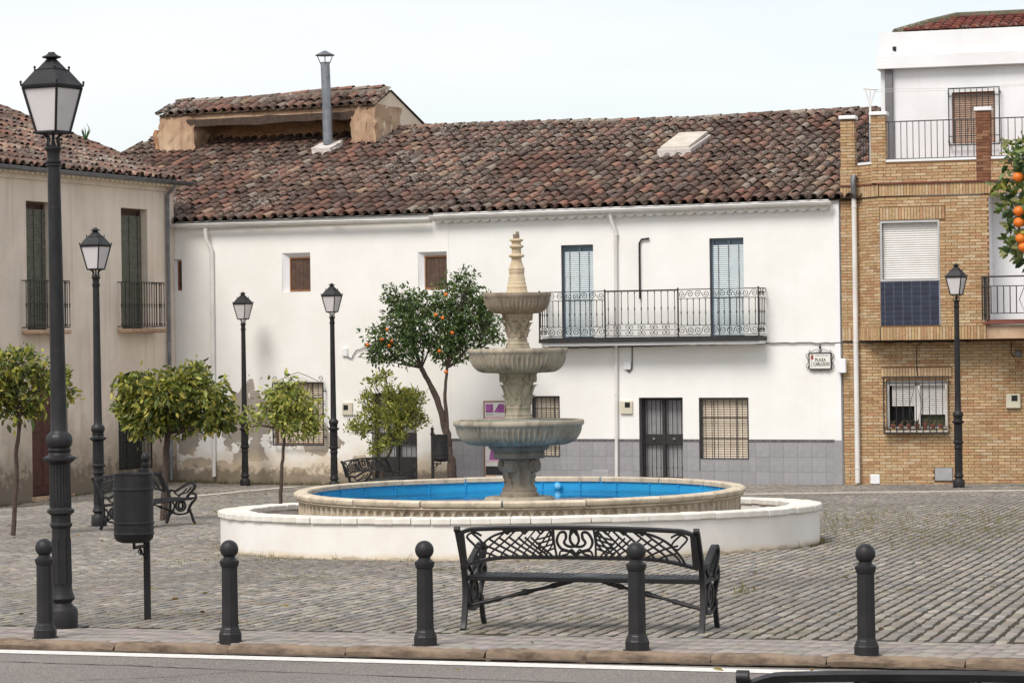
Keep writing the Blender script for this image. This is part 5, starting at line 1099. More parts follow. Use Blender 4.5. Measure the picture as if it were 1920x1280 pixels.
def capital(y0, y1, yn, w0, wn, wt, mat):
    """acanthus capital from neck yn (wn) up to y1 (wt), base y0 (w0)"""
    H_ = yn - y1; pts = [(w0, y0), (w0, y0 - 4), (w0 * .93, y0 - 6), (w0 * .95, y0 - 9), (w0 * .86, y0 - 12), (wn * 1.06, yn + 8), (wn * 1.12, yn + 5), (wn * 1.08, yn + 2), (wn, yn)]
    for i in range(1, 9): t = i / 8; pts.append((wn + (wt * .8 - wn) * t ** 1.6, yn - H_ * t * .86))
    pts += [(wt * .9, y1 + 5), (wt * .95, y1 + 2), (wt * .95, y1)]
    o = tier('capital', pts, mat, 64, rfun=lambda r, z, a, j: r * (1 + (.045 * abs(math.cos(4 * a)) if 9 <= j <= 16 else 0)))
    lm = MB()
    for (row, nl, yb_, yt_, ww) in ((0, 8, yn + .5, yn - H_ * .38, .5), (1, 8, yn - H_ * .2, yn - H_ * .72, .5)):
        for q in range(nl):
            a = (q + .5 * row) * 2 * math.pi / nl + .2; vv = []; NN = 6
            for i in range(NN + 1):
                t = i / NN; y = yb_ + (yt_ - yb_) * min(t, .85 + (t - .85) * -.4 if t > .85 else t); tt = (yn - y) / H_; rad = (wn + (wt * .8 - wn) * max(0, tt / .86) ** 1.6) / SF + .012 + .045 * t ** 3
                wd_ = wn / SF * .42 * (math.sin(math.pi * (.22 + .7 * t)) + .12 * math.sin(t * 22))
                for s_ in (-1, 0, 1): vv.append(((rad + (.015 if s_ == 0 else -.004)) * math.cos(a + s_ * wd_ / rad), (rad + (.015 if s_ == 0 else -.004)) * math.sin(a + s_ * wd_ / rad), fz(y)))
            lm.add(vv, [(3 * i + j, 3 * i + j + 1, 3 * i + j + 4, 3 * i + j + 3) for i in range(NN) for j in range(2)], True)
    for q in range(8):
        a = (q + .5) * math.pi / 4 + .2; Tq = Matrix.Rotation(a, 4, 'Z') @ Matrix.Translation((wt * .86 / SF, 0, fz(y1 + H_ * .16))); R_ = H_ * .13 / SF
        lm.lathe([(0, -.03), (R_, -.03), (R_, .012), (R_ * .55, .014), (R_ * .5, .004), (0, .016)], 14, Tq @ Matrix.Rotation(R(90), 4, 'Y'))
    lm.build('acanthus_leaves', mat, ft); return o
capital(786, 699, 759, 27, 21.5, 38, 'stone_bowl'); capital(653.5, 588.5, 632, 23, 16.5, 31, 'stone_bowl')
tier('spire', [(21, 550), (19.5, 545), (18.5, 540), (19, 537.5), (17.5, 535), (17, 532), (17.2, 530), (16, 528), (15.7, 525), (16, 523), (15, 521), (15.4, 519.5), (14.2, 518), (14, 512), (15, 510), (15, 508), (13.8, 507), (15, 505), (15, 503), (13.5, 501), (12.5, 498), (10.5, 492), (9.4, 487), (9.2, 484), (11, 483), (15, 481), (15, 478.5), (12, 477), (9, 476), (8.7, 466), (11, 465), (13.6, 463), (13.2, 460.5), (9, 459), (8.3, 454), (10, 453), (13.2, 451.5), (13, 449), (9, 447.5), (0.5, 447)], 'stone_gold', 40)
rough_block(-.035, .035, -.03, .03, 0, .055, 2, .006).build('broken_finial', 'stone_dark', ft, (0, 0, fz(447.2))); rough_block(-.005, .03, -.02, .02, .05, .085, 2, .004).build('broken_finial', 'stone_dark', ft, (0, 0, fz(447.2)))
# ================================================================== street furniture
Z1 = 239.3
lamp_prof = [(0.5, 1178), (28, 1178), (28.5, 1166), (28.5, 1145), (26.5, 1141), (22, 1137), (18, 1133), (17.5, 1130), (22, 1126), (24, 1122), (23, 1119), (19.5, 1110), (18.6, 1100)]
lamp_prof2 = [(19, 1100), (18.2, 1060), (17.5, 1010), (17.8, 990), (20.5, 987), (22, 984), (21, 981), (19, 979), (19, 966), (23, 963), (26, 961), (26, 955.5), (22, 953), (20.5, 950)]
lamp_prof3 = [(20.5, 950), (20, 900), (20, 869)]
lamp_prof4 = [(20, 869), (24, 866), (30, 861), (30, 857), (26, 855), (21, 852), (19.7, 848), (21, 846), (22, 842), (19, 839), (22, 836), (24.7, 830), (25, 823), (23.5, 816), (20, 812), (16.5, 809), (15.5, 806), (15, 780), (13.5, 560), (12, 330), (11.8, 310), (14.5, 308.5), (14.5, 305), (12.5, 303.5), (14.5, 302), (14.5, 299), (12, 297), (12, 286), (13.5, 280), (17, 276.5), (17, 274), (6, 273)]
cv_ = lambda P: [(r_ / Z1, (1178 - y) / Z1) for r_, y in P]
lz = lambda y: (1178 - y) / Z1
def make_lamp(label, loc, rz, lean=0.):
    t = thing('street_lamp', label, 'street lamp', loc, 0, 'cast-iron lantern posts of the square'); t.rotation_euler = (0, lean, rz)
    m = MB(); m.box(-.15, .15, -.15, .15, -.05, .006, bev=.004); m.lathe(cv_(lamp_prof), 32); m.build('base', 'iron', t)
    m = MB(); m.lathe(cv_(lamp_prof2), 8, smooth=False, phase=R(22.5)); m.build('pedestal', 'iron', t)
    pm = MB(); a = R(22.5); pm.box(-.024, .024, -.004, .004, 0, .36, bev=.002); me = pm.mesh('pedestal_panel', 'iron')
    for i in range(8): q = i * math.pi / 4; link('pedestal_panel', me, t, (.073 * math.cos(q), .073 * math.sin(q), lz(1095)), (R(-.6), 0, q + math.pi / 2))
    m = MB(); m.lathe(cv_(lamp_prof3), 80, rfun=lambda r, z, a_, j: r * (1 - .07 * max(0, math.sin(a_ * 20)))); m.build('fluted_shaft', 'iron', t)
    m = MB(); m.lathe(cv_(lamp_prof4), 40, rfun=lambda r, z, a_, j: r * (1 + (.035 * math.cos(16 * a_) if j in (1, 2, 3) else .03 * math.cos(10 * a_) if j in (12, 13) else 0))); m.build('column', 'iron', t)
    # bracket
    m = MB()
    for i in range(4):
        q = i * math.pi / 2; m.tube([(r_ * math.cos(q), r_ * math.sin(q), lz(y)) for r_, y in ((.03, 276), (.055, 273), (.062, 268), (.05, 262), (.055, 255), (.085, 250), (.098, 247))], .0085, 6)
    m.lathe([(.03, lz(274)), (.022, lz(268)), (.012, lz(262)), (.012, lz(247))], 10); m.build('bracket', 'iron', t)
    # lantern: square, tapered
    zb_, zt_, q2_ = lz(246), lz(162), math.sqrt(2); rb, rt = 36 / Z1 * .88, 63 / Z1 * .88
    sq = lambda r_, z: [(r_ * math.cos(R(45) + i * math.pi / 2), r_ * math.sin(R(45) + i * math.pi / 2), z) for i in range(4)]
    m = MB(); B_, T_ = sq(rb, zb_), sq(rt, zt_)
    for i in range(4):
        j = (i + 1) % 4; m.tube([B_[i], T_[i]], .0125, 4, smooth=False); m.tube([B_[i], B_[j]], .013, 4, smooth=False); m.tube([T_[i], T_[j]], .013, 4, smooth=False)
    m.add(sq(rb * .98, zb_ - .008), [(0, 1, 2, 3)]); fr = m.build('lantern_frame', 'iron', t)
    for i in range(4):
        j = (i + 1) % 4; m = MB(); k_ = .965; m.add([tuple(Vector(B_[i]) * 1.), tuple(Vector(B_[j])), tuple(Vector(T_[j])), tuple(Vector(T_[i]))], [(0, 1, 2, 3)]); m.v = [Vector((v.x * k_, v.y * k_, v.z)) for v in m.v]; m.build('pane', 'pane', fr)
    m = MB(); lv = [(rt * 1.07, lz(160)), (rt * 1.07, lz(157)), (rt * .98, lz(153)), (rt * .58, lz(129)), (rt * .6, lz(127.5)), (rt * .50, lz(127)), (.042, lz(109)), (.03, lz(108))]; vv = []
    for (r_, z) in lv: vv += sq(r_, z)
    m.add(vv, [(4 * k2 + i, 4 * k2 + (i + 1) % 4, 4 * k2 + 4 + (i + 1) % 4, 4 * k2 + 4 + i) for k2 in range(len(lv) - 1) for i in range(4)] + [(3, 2, 1, 0)]); m.build('lantern_roof', 'iron', t)
    m = MB(); m.lathe([(.035, lz(109)), (.05, lz(107)), (.075, lz(105.5)), (.075, lz(103.5)), (.045, lz(100.5)), (.028, lz(97)), (.026, lz(95.2)), (.0, lz(95))], 12); m.build('vent_cap', 'iron', t)
    fm = MB(); fm.lathe([(.006, -.005), (.006, .012), (.01, .018), (.01, .026), (.004, .034), (0, .035)], 8); me = fm.mesh('finial', 'iron')
    for (r_, y) in ((rt * 1.06, 157), (rt * .58, 129)):
        for i in range(4): q = R(45) + i * math.pi / 2; link('finial', me, t, (r_ * math.cos(q), r_ * math.sin(q), lz(y)))
    return t
lamp = make_lamp('nearest and tallest-looking black lamp post beside the litter bin and first bollard', ground(118, 1176), R(63), -.011)
KM = kidmap()
def again(o, label, loc, rz, rot=None):
    c = copy_tree(o, KM); c['label'] = label; c.location = loc; c.rotation_euler = rot or (0, 0, rz); return c
d4 = ground(627, 917)
again(lamp, 'black lamp post against the beige house, behind the curly iron bench', ground(186, 986), R(66)); again(lamp, 'black lamp post with smallest lantern, before the peeling white wall', ground(460, 911), R(62)); again(lamp, 'black lamp post between small orange tree and bench at fountain\'s back left', d4, R(64)); again(lamp, 'black lamp post in front of the yellow brick house', ground(1798, 914), R(60))
# bollards
bol = thing('bollard', 'b', 'bollard', (0, 0, 0), 0, 'ball-topped bollards along the kerb'); ZB1 = 257.4; bz_ = lambda y: (1204 - y) / ZB1
m = MB(); m.lathe([(.0, bz_(1204)), (26 / ZB1, bz_(1204)), (26 / ZB1, bz_(1201.5)), (22 / ZB1, bz_(1201)), (22 / ZB1, bz_(1187)), (20.5 / ZB1, bz_(1184)), (20 / ZB1, bz_(1181.5)), (18.5 / ZB1, bz_(1180)), (18.3 / ZB1, bz_(1178)), (16.8 / ZB1, bz_(1175.5)), (16.2 / ZB1, bz_(1172))], 10, smooth=False); m.build('base', 'iron', bol)
m = MB(); m.lathe([(16.2 / ZB1, bz_(1174)), (15.3 / ZB1, bz_(1062))], 10, smooth=False); m.build('shaft', 'iron', bol)
m = MB(); m.lathe([(15.3 / ZB1, bz_(1062)), (17.3 / ZB1, bz_(1059)), (17.3 / ZB1, bz_(1056)), (18.3 / ZB1, bz_(1055)), (18.3 / ZB1, bz_(1050)), (15 / ZB1, bz_(1048)), (11.5 / ZB1, bz_(1045)), (11 / ZB1, bz_(1041))], 28); m.build('collar', 'iron', bol)
m = MB(); N = 14; m.lathe([(max(.0005, .0676 * math.sin(math.pi * i / N)), bz_(1011) - .0676 - .0676 * math.cos(math.pi * i / N)) for i in range(N + 1)], 28, cap=False); m.build('ball', 'iron', bol)
KM = kidmap()
bl_l = ['leftmost ball-topped bollard, overlapping the big lamp post', 'second bollard from the left, right of the litter bin', 'third bollard from the left, between planter wall and bench', 'fourth bollard, standing in front of the bench back', 'rightmost bollard, alone on the kerb right of the bench']
for i, (x, y) in enumerate(((85, 1195), (432, 1203), (798, 1209), (1195, 1218), (1625, 1228))):
    p = ground(x, y); p.z = g(p.x, p.y) - .004; rz = -KTH + random.uniform(-.15, .15) 
    if i == 0: bol.location = p; bol.rotation_euler = (0, 0, rz); bol['label'] = bl_l[0]
    else: again(bol, bl_l[i], p, rz)
# benches
BL_ = 1.86
def make_bench(label, loc, rz):
    t = thing('bench', label, 'bench', loc, rz, 'ornate cast-iron benches'); H2 = BL_ / 2
    def curve(P, n=8):
        P = [Vector(p) for p in P]; out_ = []
        for i in range(len(P) - 1):
            p0, p1, p2, p3 = P[max(i - 1, 0)], P[i], P[i + 1], P[min(i + 2, len(P) - 1)]
            for k2 in range(n):
                s_ = k2 / n; out_.append(.5 * ((2 * p1) + (p2 - p0) * s_ + (2 * p0 - 5 * p1 + 4 * p2 - p3) * s_ * s_ + (3 * p1 - p0 - 3 * p2 + p3) * s_ ** 3))
        out_.append(P[-1]); return out_
    for s_ in (-1, 1):
        X = s_ * (H2 + .0); m = MB(); R2 = lambda P, w_=.03, th=.035: m.ribbon(curve([(X, y, z) for y, z in P], 6), w_, th, (1, 0, 0))
        R2([(-.01, 0), (.02, .06), (.055, .2), (.06, .34), (.03, .48), (-.03, .62), (-.1, .755)], .036, .04); R2([(-.105, .75), (-.125, .765), (-.115, .778), (-.1, .77)], .024, .04)
        R2([(.50, 0), (.47, .05), (.44, .14), (.40, .22), (.44, .30), (.5, .36), (.52, .41), (.5, .46), (.46, .45)], .03, .035); R2([(.035, .46), (.08, .5), (.16, .49), (.27, .545), (.38, .6), (.46, .615), (.505, .58), (.48, .52), (.4, .44), (.36, .39)], .032, .045)
        R2([(.06, .37), (.2, .385), (.36, .38), (.48, .39)], .03, .035); R2([(.05, .2), (.14, .15), (.25, .135), (.36, .16), (.42, .21)], .026, .03); R2([(.02, .08), (.1, .17), (.14, .26), (.1, .33)], .02, .025)
        R2([(.25 + .085 * math.cos(q * .7), .27 + .085 * math.sin(q * .7)) for q in range(10)], .022, .03); R2([(.25 + .04 * math.cos(q * .8), .27 + .055 * math.sin(q * .8)) for q in range(9)], .03, .02); R2([(.14, .48), (.2, .43), (.3, .47), (.36, .53)], .018, .025); R2([(.2, .39), (.26, .44), (.36, .47), (.44, .55)], .018, .025)
        for (y, z) in ((.1, .18), (.4, .2)): m.lathe([(.028, -.025), (.028, .025)], 10, Matrix.Translation((X, y, z)) @ Matrix.Rotation(R(90), 4, 'Y'))
        m.build('end_frame', 'iron', t)
    # seat: cross slats in a frame
    m = MB(); zs = .4; y0, y1 = .05, .47
    m.box(-H2 + .01, H2 - .01, y0, y0 + .035, zs - .035, zs, bev=.006); m.box(-H2 + .01, H2 - .01, y1 - .035, y1, zs - .04, zs - .008, bev=.006); m.box(-H2 + .01, H2 - .01, .25, .275, zs - .03, zs - .006)
    n = 44
    for i in range(n):
        x = -H2 + .03 + (BL_ - .06) * i / (n - 1); m.box(x - .013, x + .013, y0 + .03, y1 - .03, zs - .012, zs + .001)
    m.box(-.09, .09, y0 + .03, y1 - .03, zs - .011, zs + .003); m.build('seat', 'iron', t)
    # backrest
    def bk(a, tt):
        """a in -1..1 along the length, tt 0..1 up the panel"""
        e = abs(a); zt = .79 - .028 * e ** 2.2 - (.03 * max(0, (e - .88) / .12) ** 1.5); zb2 = .565 - .07 * max(0, (e - .55) / .45) ** 1.8 - .01 * e
        z = zb2 + (zt - zb2) * tt; y = -.01 - .22 * (z - .5) / .3 * .42 - .04 * (1 - e * e) + .0; return Vector((a * (H2 - .01), y - .02, z))
    m = MB(); nrm = Vector((0, 1, .3))
    def rb(P, w_=.0145, th=.014, mir=True, n=6):
        Pc = curve([Vector((a, tt, 0)) for a, tt in P], n) if len(P) > 2 else [Vector((P[0][0] * (1 - k2 / 8) + P[1][0] * k2 / 8, P[0][1] * (1 - k2 / 8) + P[1][1] * k2 / 8, 0)) for k2 in range(9)]
        for s_ in ((1, -1) if mir else (1,)): m.ribbon([bk(s_ * p.x, p.y) for p in Pc], w_, th, nrm)
    rb([(i / 14 * .999, 1.) for i in range(15)], .026, .034, n=2); rb([(i / 14 * .999, 0.) for i in range(15)], .024, .028, n=2)
    rb([(.985, 0), (.985, .5), (.985, 1)], .05, .03)
    rb([(.90, 0.), (.86, .25), (.76, .62), (.62, .84), (.42, .93), (.2, .93)], .016)                 # big arch
    rb([(.80, .78), (.86, .9), (.93, .82), (.88, .55), (.84, .42), (.80, .5), (.82, .66), (.88, .88)], .014)
    fo = [.20, .235, .275, .33, .40, .48, .57, .67]                                                     # fan: lines opening outwards
    for i, b in enumerate(fo): rb([(b, 0.), (b + .02 + .03 * i / 7, .12), (b + .10 + .09 * i / 7, .4), (min(.86, b + .17 + .13 * i / 7), .55 if i > 5 else .68)] if i < 7 else [(b, 0), (.74, .16), (.83, .3)], .0125)
    for i, b in enumerate((.245, .30, .36, .44, .53, .63, .74, .84)): rb([(b + .02, .02), (b - .01, .2), (b - .06 - .01 * i, .5), (max(.19, b - .12 - .02 * i), .9)], .0115 if i < 5 else .013)
    for tt in (.3, .46, .62, .76): rb([(.175 + .01 * (1 - tt), tt), (.26, tt - .1), (.33, tt - .16)], .011)
    rb([(.165, .04), (.175, .5), (.17, .95)], .014)
    for (c, w_) in ((.26, .05), (.4, .05), (.55, .05)): rb([(c - w_, .98), (c - .01, .9), (c + .02, .8), (c + .05, .92), (c + .06, .99)], .012)
    # centre motif: two crossing loops
    rb([(.0, .06), (.05, .2), (.12, .3), (.15, .55), (.12, .82), (.075, .84), (.07, .66), (.09, .5), (.06, .38), (.0, .38), (-.035, .55), (-.03, .78), (0, .92)], .018)
    rb([(.0, .9), (.03, .75), (.02, .98)], .014); rb([(.0, .1), (.035, .26), (.07, .12), (.12, .06)], .013); rb([(.14, .02), (.12, .22), (.0, .14)], .012)
    m.build('backrest', 'iron', t)
    for s_ in (-1, 1):
        m = MB(); a, b = Vector((s_ * (H2 - .01), .12, .17)), Vector((s_ * .06, .2, .375)); P = []; rs = []
        for i in range(41): f = i / 40; P.append(a.lerp(b, f)); rs.append(.011 + .007 * abs(math.sin(f * math.pi * 3.0)) ** 2 + (.006 if i % 10 in (0, 1) else 0))
        m.tube(P, rs, 8); m.build('brace', 'iron', t)
    return t
rf, rr = ground(872, 1181), ground(1312, 1187); mid = (rf + rr) / 2; th = math.atan2(rr.y - rf.y, rr.x - rf.x)
bench = make_bench('black cast-iron bench seen from behind between bollards, facing the fountain', mid, th)
KM = kidmap(); bt = R(-114); xd_ = Vector((math.cos(bt), math.sin(bt), 0))
def set_bench(label, foot): c = Vector(foot) - xd_ * (BL_ / 2); c.z = g(c.x, c.y); again(bench, label, c, bt)
set_bench('curly iron bench beside the beige house, half hidden by the litter bin', ground(188, 993)); set_bench('distant iron bench beyond the fountain, before the lemon bush', ground(652, 940))
u20 = Vector((math.cos(KTH), -math.sin(KTH), 0)); c = Vector((at(1397, 1270, 8.84).x, 8.84, 0)) + u20 * (BL_ / 2) + Vector((.04, .12, 0)); c.z = g(c.x, c.y); again(bench, 'nearest iron bench, only its back top showing at bottom right', c, -.27)
# litter bins
def make_bin(label, loc, rz):
    t = thing('litter_bin', label, 'litter bin', loc, rz, 'hanging cylinder litter bins')
    m = MB(); m.box(-.026, .026, -.026, .026, 0, 1.24, bev=.004); m.build('post', 'iron', t); m = MB(); m.lathe([(.03, 1.24), (.034, 1.25), (.034, 1.27), (.026, 1.275), (.026, 1.29), (.034, 1.3), (.036, 1.32), (.03, 1.345), (.012, 1.36), (0, 1.36)], 14); m.build('post_cap', 'iron', t)
    cx, cy = -.075, -.2; zb2 = .645; r_ = .16; P = [(.02, zb2), (.10, zb2), (.135, zb2 + .012), (.155, zb2 + .035), (.16, zb2 + .065), (.164, zb2 + .07), (.164, zb2 + .078), (.16, zb2 + .083), (.16, zb2 + .148), (.166, zb2 + .153), (.166, zb2 + .166), (.16, zb2 + .171), (.16, zb2 + .42), (.166, zb2 + .425), (.166, zb2 + .438), (.16, zb2 + .443), (.16, zb2 + .545), (.165, zb2 + .55), (.165, zb2 + .557), (.155, zb2 + .557), (.15, zb2 + .54), (.15, zb2 + .1), (.02, zb2 + .05)]
    m = MB(); m.lathe(P, 40, Matrix.Translation((cx, cy, 0))); bd = m.build('bin_body', 'iron', t); hm = MB(); hm.box(-.005, .005, -.003, .004, -.012, .012, bev=.003); me = hm.mesh('drain_hole', 'dark')
    for i in range(14):
        for z in (zb2 + .115, zb2 + .5): q = i * 2 * math.pi / 14 + .2; link('drain_hole', me, bd, (cx + .16 * math.sin(q), cy - .16 * math.cos(q), z), (0, 0, q))
    m = MB(); m.tube([(0, 0, .6), (cx * .5, cy * .5, .605), (cx, cy, .6), (cx, cy, zb2 + .01)], .014, 8); m.tube([(cx * .6, cy * .6, .6), (cx * .4, cy * .4, .55), (0, -.02, .5)], .009, 6); m.tube([(p[0] * cx / .2 + cx * .5, p[0] * cy / .2 + cy * .5, p[1]) for p in spiral(0, .555, .035, 0, 1.2, 1)], .006, 5); m.build('bracket', 'iron', t); m = MB(); m.box(-.05, .03, -.05, .03, 1.19, 1.23); m.build('clamp', 'iron', t); return t
bn = make_bin('dark cylindrical litter bin on a post beside the big lamp post', ground(277, 1161), 0.); KM = kidmap(); again(bn, 'small distant litter bin on a post beside the orange tree trunk', ground(812, 923), R(75))
# street name plate
x0, z0, x1, z1 = fa.rect(1518, 662, 1558, 691, -.04); xm, zm = (x0 + x1) / 2, (z0 + z1) / 2; W, H = x1 - x0, z1 - z0
sg = thing('street_sign', 'enamel street name plate in scrolled iron frame on the white wall', 'sign', fa.world(xm, -.05, zm), fa.rz)
m = MB(); m.box(-W / 2, W / 2, -.005, .01, -H / 2, H / 2); pt = m.build('plate', 'enamel_white', sg)
m = MB(); rect_frame(m, -W / 2 - .015, -H / 2 - .015, W / 2 + .015, H / 2 + .015, -.015, .015, .02); m.build('frame', 'black_iron', sg)
text('PLAZA', H * .26, 'ink', pt, (W * .02, -.008, H * .07), sx=.95); text('CARLOS', H * .33, 'ink', pt, (-W * .03, -.008, -H * .21), sx=.66)
for q in (.3, .36, .42): text('I', H * .33, 'ink', pt, (W * q, -.008, -H * .21), sx=.9)
m = MB()
for i in range(14): xx = -W * .24 + i * W * .047; m.box(xx, xx + W * .03, -.0075, -.005, H * .31, H * (.36 + .03 * (i % 3)))
for i in range(9): m.box(-W * .42, -W * (.38 - .02 * (i % 2)), -.0075, -.005, -H * .4 + i * H * .05, -H * .37 + i * H * .05)
m.build('small_print', 'ink_grey', pt, kind='stuff'); m = MB(); m.prism([(-W * .43, H * .34), (-W * .43, H * .14), (-W * .39, H * .08), (-W * .37, H * .07), (-W * .35, H * .08), (-W * .31, H * .14), (-W * .31, H * .34)], -.008, -.005); m.build('crest', 'crest_red', pt); m = MB(); m.box(-W * .42, -W * .32, -.008, -.005, H * .36, H * .42); m.build('crown', 'frame_wood', pt)
m = MB(); rbn = lambda P: m.ribbon([(p[0], 0, p[1]) for p in P], .009, .012, (0, 1, 0))
for s_ in (-1, 1):
    X = s_ * (W / 2 + .012); a = .035
    rbn([(s_ * p[0], p[1]) for p in [(W / 2 + .012, .0), (W / 2 + .03, .03), (W / 2 + .06, .08), (W / 2 + .075, .12), (W / 2 + .055, .155), (W / 2 + .025, .15), (W / 2 + .02, .125), (W / 2 + .04, .115)]]); rbn([(s_ * p[0], -p[1]) for p in [(W / 2 + .012, .0), (W / 2 + .03, .03), (W / 2 + .06, .08), (W / 2 + .075, .12), (W / 2 + .055, .155), (W / 2 + .025, .15), (W / 2 + .02, .125), (W / 2 + .04, .115)]])
    rbn([(s_ * p[0], p[1]) for p in [(W * .46, H / 2 + .015), (W * .3, H / 2 + .06), (W * .18, H / 2 + .085), (W * .08, H / 2 + .075), (W * .04, H / 2 + .02)]]); rbn([(s_ * p[0], -p[1]) for p in [(W * .44, H / 2 + .01), (W * .36, H / 2 + .045), (W * .24, H / 2 + .04), (W * .16, H / 2 + .012), (W * .06, H / 2 + .05), (0, H / 2 + .03)]])
    rbn([(s_ * W / 2, H / 2 + .015), (s_ * (W / 2 + .005), H / 2 + .06), (s_ * (W / 2 - .02), H / 2 + .065), (s_ * (W / 2 - .022), H / 2 + .045)])
m.build('scrollwork', 'black_iron', sg); m = MB(); zq = H / 2 + .01; m.lathe([(.01, zq), (.01, zq + .08), (.024, zq + .1), (.026, zq + .12), (.015, zq + .14), (.012, zq + .16), (0, zq + .215)], 10); m.build('spike', 'black_iron', sg)
# information panel
x0, z0, x1, z1 = fa.rect(909, 753, 948, 900, -.08); z0 = -.02; W, H = x1 - x0, z1 - z0
ip = thing('information_panel', 'tall printed panel with magenta pictures leaning on white wall behind fountain', 'sign', fa.world((x0 + x1) / 2, -.08, z0), fa.rz)
m = MB(); m.box(-W / 2, W / 2, 0, .03, 0, H); m.build('board', 'enamel_white', ip); m = MB(); rect_frame(m, -W / 2 - .02, -.005, W / 2 + .02, H + .02, -.008, .035, .026); m.build('frame', 'frame_wood', ip)
m = MB(); zt = H - .05; m.prism([(-W * .44, zt - .19), (-W * .08, zt - .19), (-W * .08, zt), (-W * .44, zt)], -.004, -.001); m.prism([(-W * .04, zt - .19), (W * .46, zt - .19), (W * .46, zt), (W * .2, zt)], -.004, -.001); zq = H * .36; m.prism([(-W * .3, zq - .15), (W * .4, zq - .15), (W * .4, zq), (W * .1, zq + .03), (-W * .2, zq + .12)], -.004, -.001); m.build('picture', 'magenta', ip)
m = MB(); m.box(-W * .47, W * .47, -.003, -.0005, zt - .34, zt - .28); m.box(-W * .47, W * .47, -.003, -.0005, zq - .2, zq - .155); m.build('tint_band', 'pink', ip); m = MB(); m.box(-W * .47, W * .47, -.004, -.001, .16, .36); m.build('black_band', 'print_black', ip); m = MB(); m.box(-W * .47, 0, -.004, -.001, .0, .155); m.build('footer', 'print_orange', ip)
m = MB(); m.prism([(-W * .3, .12), (-W * .3, .06), (-W * .22, .035), (-W * .14, .06), (-W * .14, .12)], -.006, -.0045); m.build('crest', 'crest_red', ip)
m = MB()
for i in range(7): m.box(-W * .42 + i * W * .055, -W * .42 + i * W * .055 + W * .035, -.003, -.001, zt - .245, zt - .232 + .006 * (i % 2))
m.build('small_print', 'print_black', ip, kind='stuff')
# ================================================================== trees
LG = [S(130, 134, 60), S(110, 118, 56), S(152, 150, 66), S(90, 100, 50), S(172, 162, 80), S(76, 88, 46)]; LD = [S(78, 100, 56), S(66, 86, 50), S(92, 112, 60), S(54, 72, 44), S(108, 124, 68)]; LY = [S(172, 172, 84), S(150, 156, 76), S(128, 138, 68), S(186, 180, 100), S(106, 120, 60)]
def leaf_geo(n, cen, nrm_, ln_, cols, wr=.42):
    """numpy leaves: folded pointed blades; cen (n,3), nrm_ direction of the blade (n,3)"""
    d = nrm_ / np.linalg.norm(nrm_, axis=1, keepdims=True); rnd = RNG.normal(size=(n, 3)); sd_ = np.cross(d, rnd); sd_ /= np.linalg.norm(sd_, axis=1, keepdims=True); up = np.cross(sd_, d)
    l = (ln_ * RNG.uniform(.5, 1.15, n))[:, None]; w_ = l * wr * .5; P = np.zeros((n, 6, 3)); cup = RNG.uniform(.08, .3, n)[:, None] * l
    P[:, 0] = cen; P[:, 1] = cen + d * l * .38 + sd_ * w_ + up * cup * .35; P[:, 2] = cen + d * l * .78 + sd_ * w_ * .72 + up * cup * .15; P[:, 3] = cen + d * l - up * cup * .5; P[:, 4] = cen + d * l * .78 - sd_ * w_ * .72 + up * cup * .15; P[:, 5] = cen + d * l * .38 - sd_ * w_ + up * cup * .35
    Fq = np.array([[0, 1, 2, 3], [0, 3, 4, 5]])[None] + np.arange(n)[:, None, None] * 6; return P, Fq.reshape(-1, 4), np.repeat(np.clip(pal(n, cols, .16), .004, 1), 2, 0)
def crown(parent, blobs, n, ln_, cols, name='crown', shell_=.55, droop=.35):
    """blobs: list of (centre, radius); leaves in sprigs, denser towards the outside"""
    wts = np.array([r ** 2 for _, r in blobs]); wts = wts / wts.sum(); k2 = RNG.choice(len(blobs), n // 6, p=wts); C_ = np.array([tuple(b[0]) for b in blobs])[k2]; R_ = np.array([b[1] for b in blobs])[k2]
    d = RNG.normal(size=(len(k2), 3)); d /= np.linalg.norm(d, axis=1, keepdims=True); rad = R_ * np.clip(RNG.normal(.76, .28, len(k2)), .1, 1.4); sp_ = C_ + d * rad[:, None] * np.array([1, 1, .88])
    cen = np.repeat(sp_, 6, 0) + RNG.normal(0, ln_ * .45, (len(sp_) * 6, 3)); out_ = np.repeat(d, 6, 0); nrm_ = out_ * .9 + RNG.normal(0, .65, cen.shape); nrm_[:, 2] -= droop
    P, Fq, T_ = leaf_geo(len(cen), cen, nrm_, ln_, cols); o = link(name, numpy_mesh(name, P.reshape(-1, 3), Fq, 'leaf', T_), parent); return o
def branch(m, P, r0, r1, n=8):
    P = [Vector(p) for p in P]; Q = []; rs = []
    for i in range(len(P) - 1):
        for k2 in range(4): t = k2 / 4; Q.append(P[i].lerp(P[i + 1], t) + Vector((random.gauss(0, r0 * .12), random.gauss(0, r0 * .12), 0)))
    Q.append(P[-1]); N = len(Q)
    for i in range(N): rs.append(r0 + (r1 - r0) * i / (N - 1) + random.gauss(0, r0 * .03))
    m.tube(Q, rs, n)
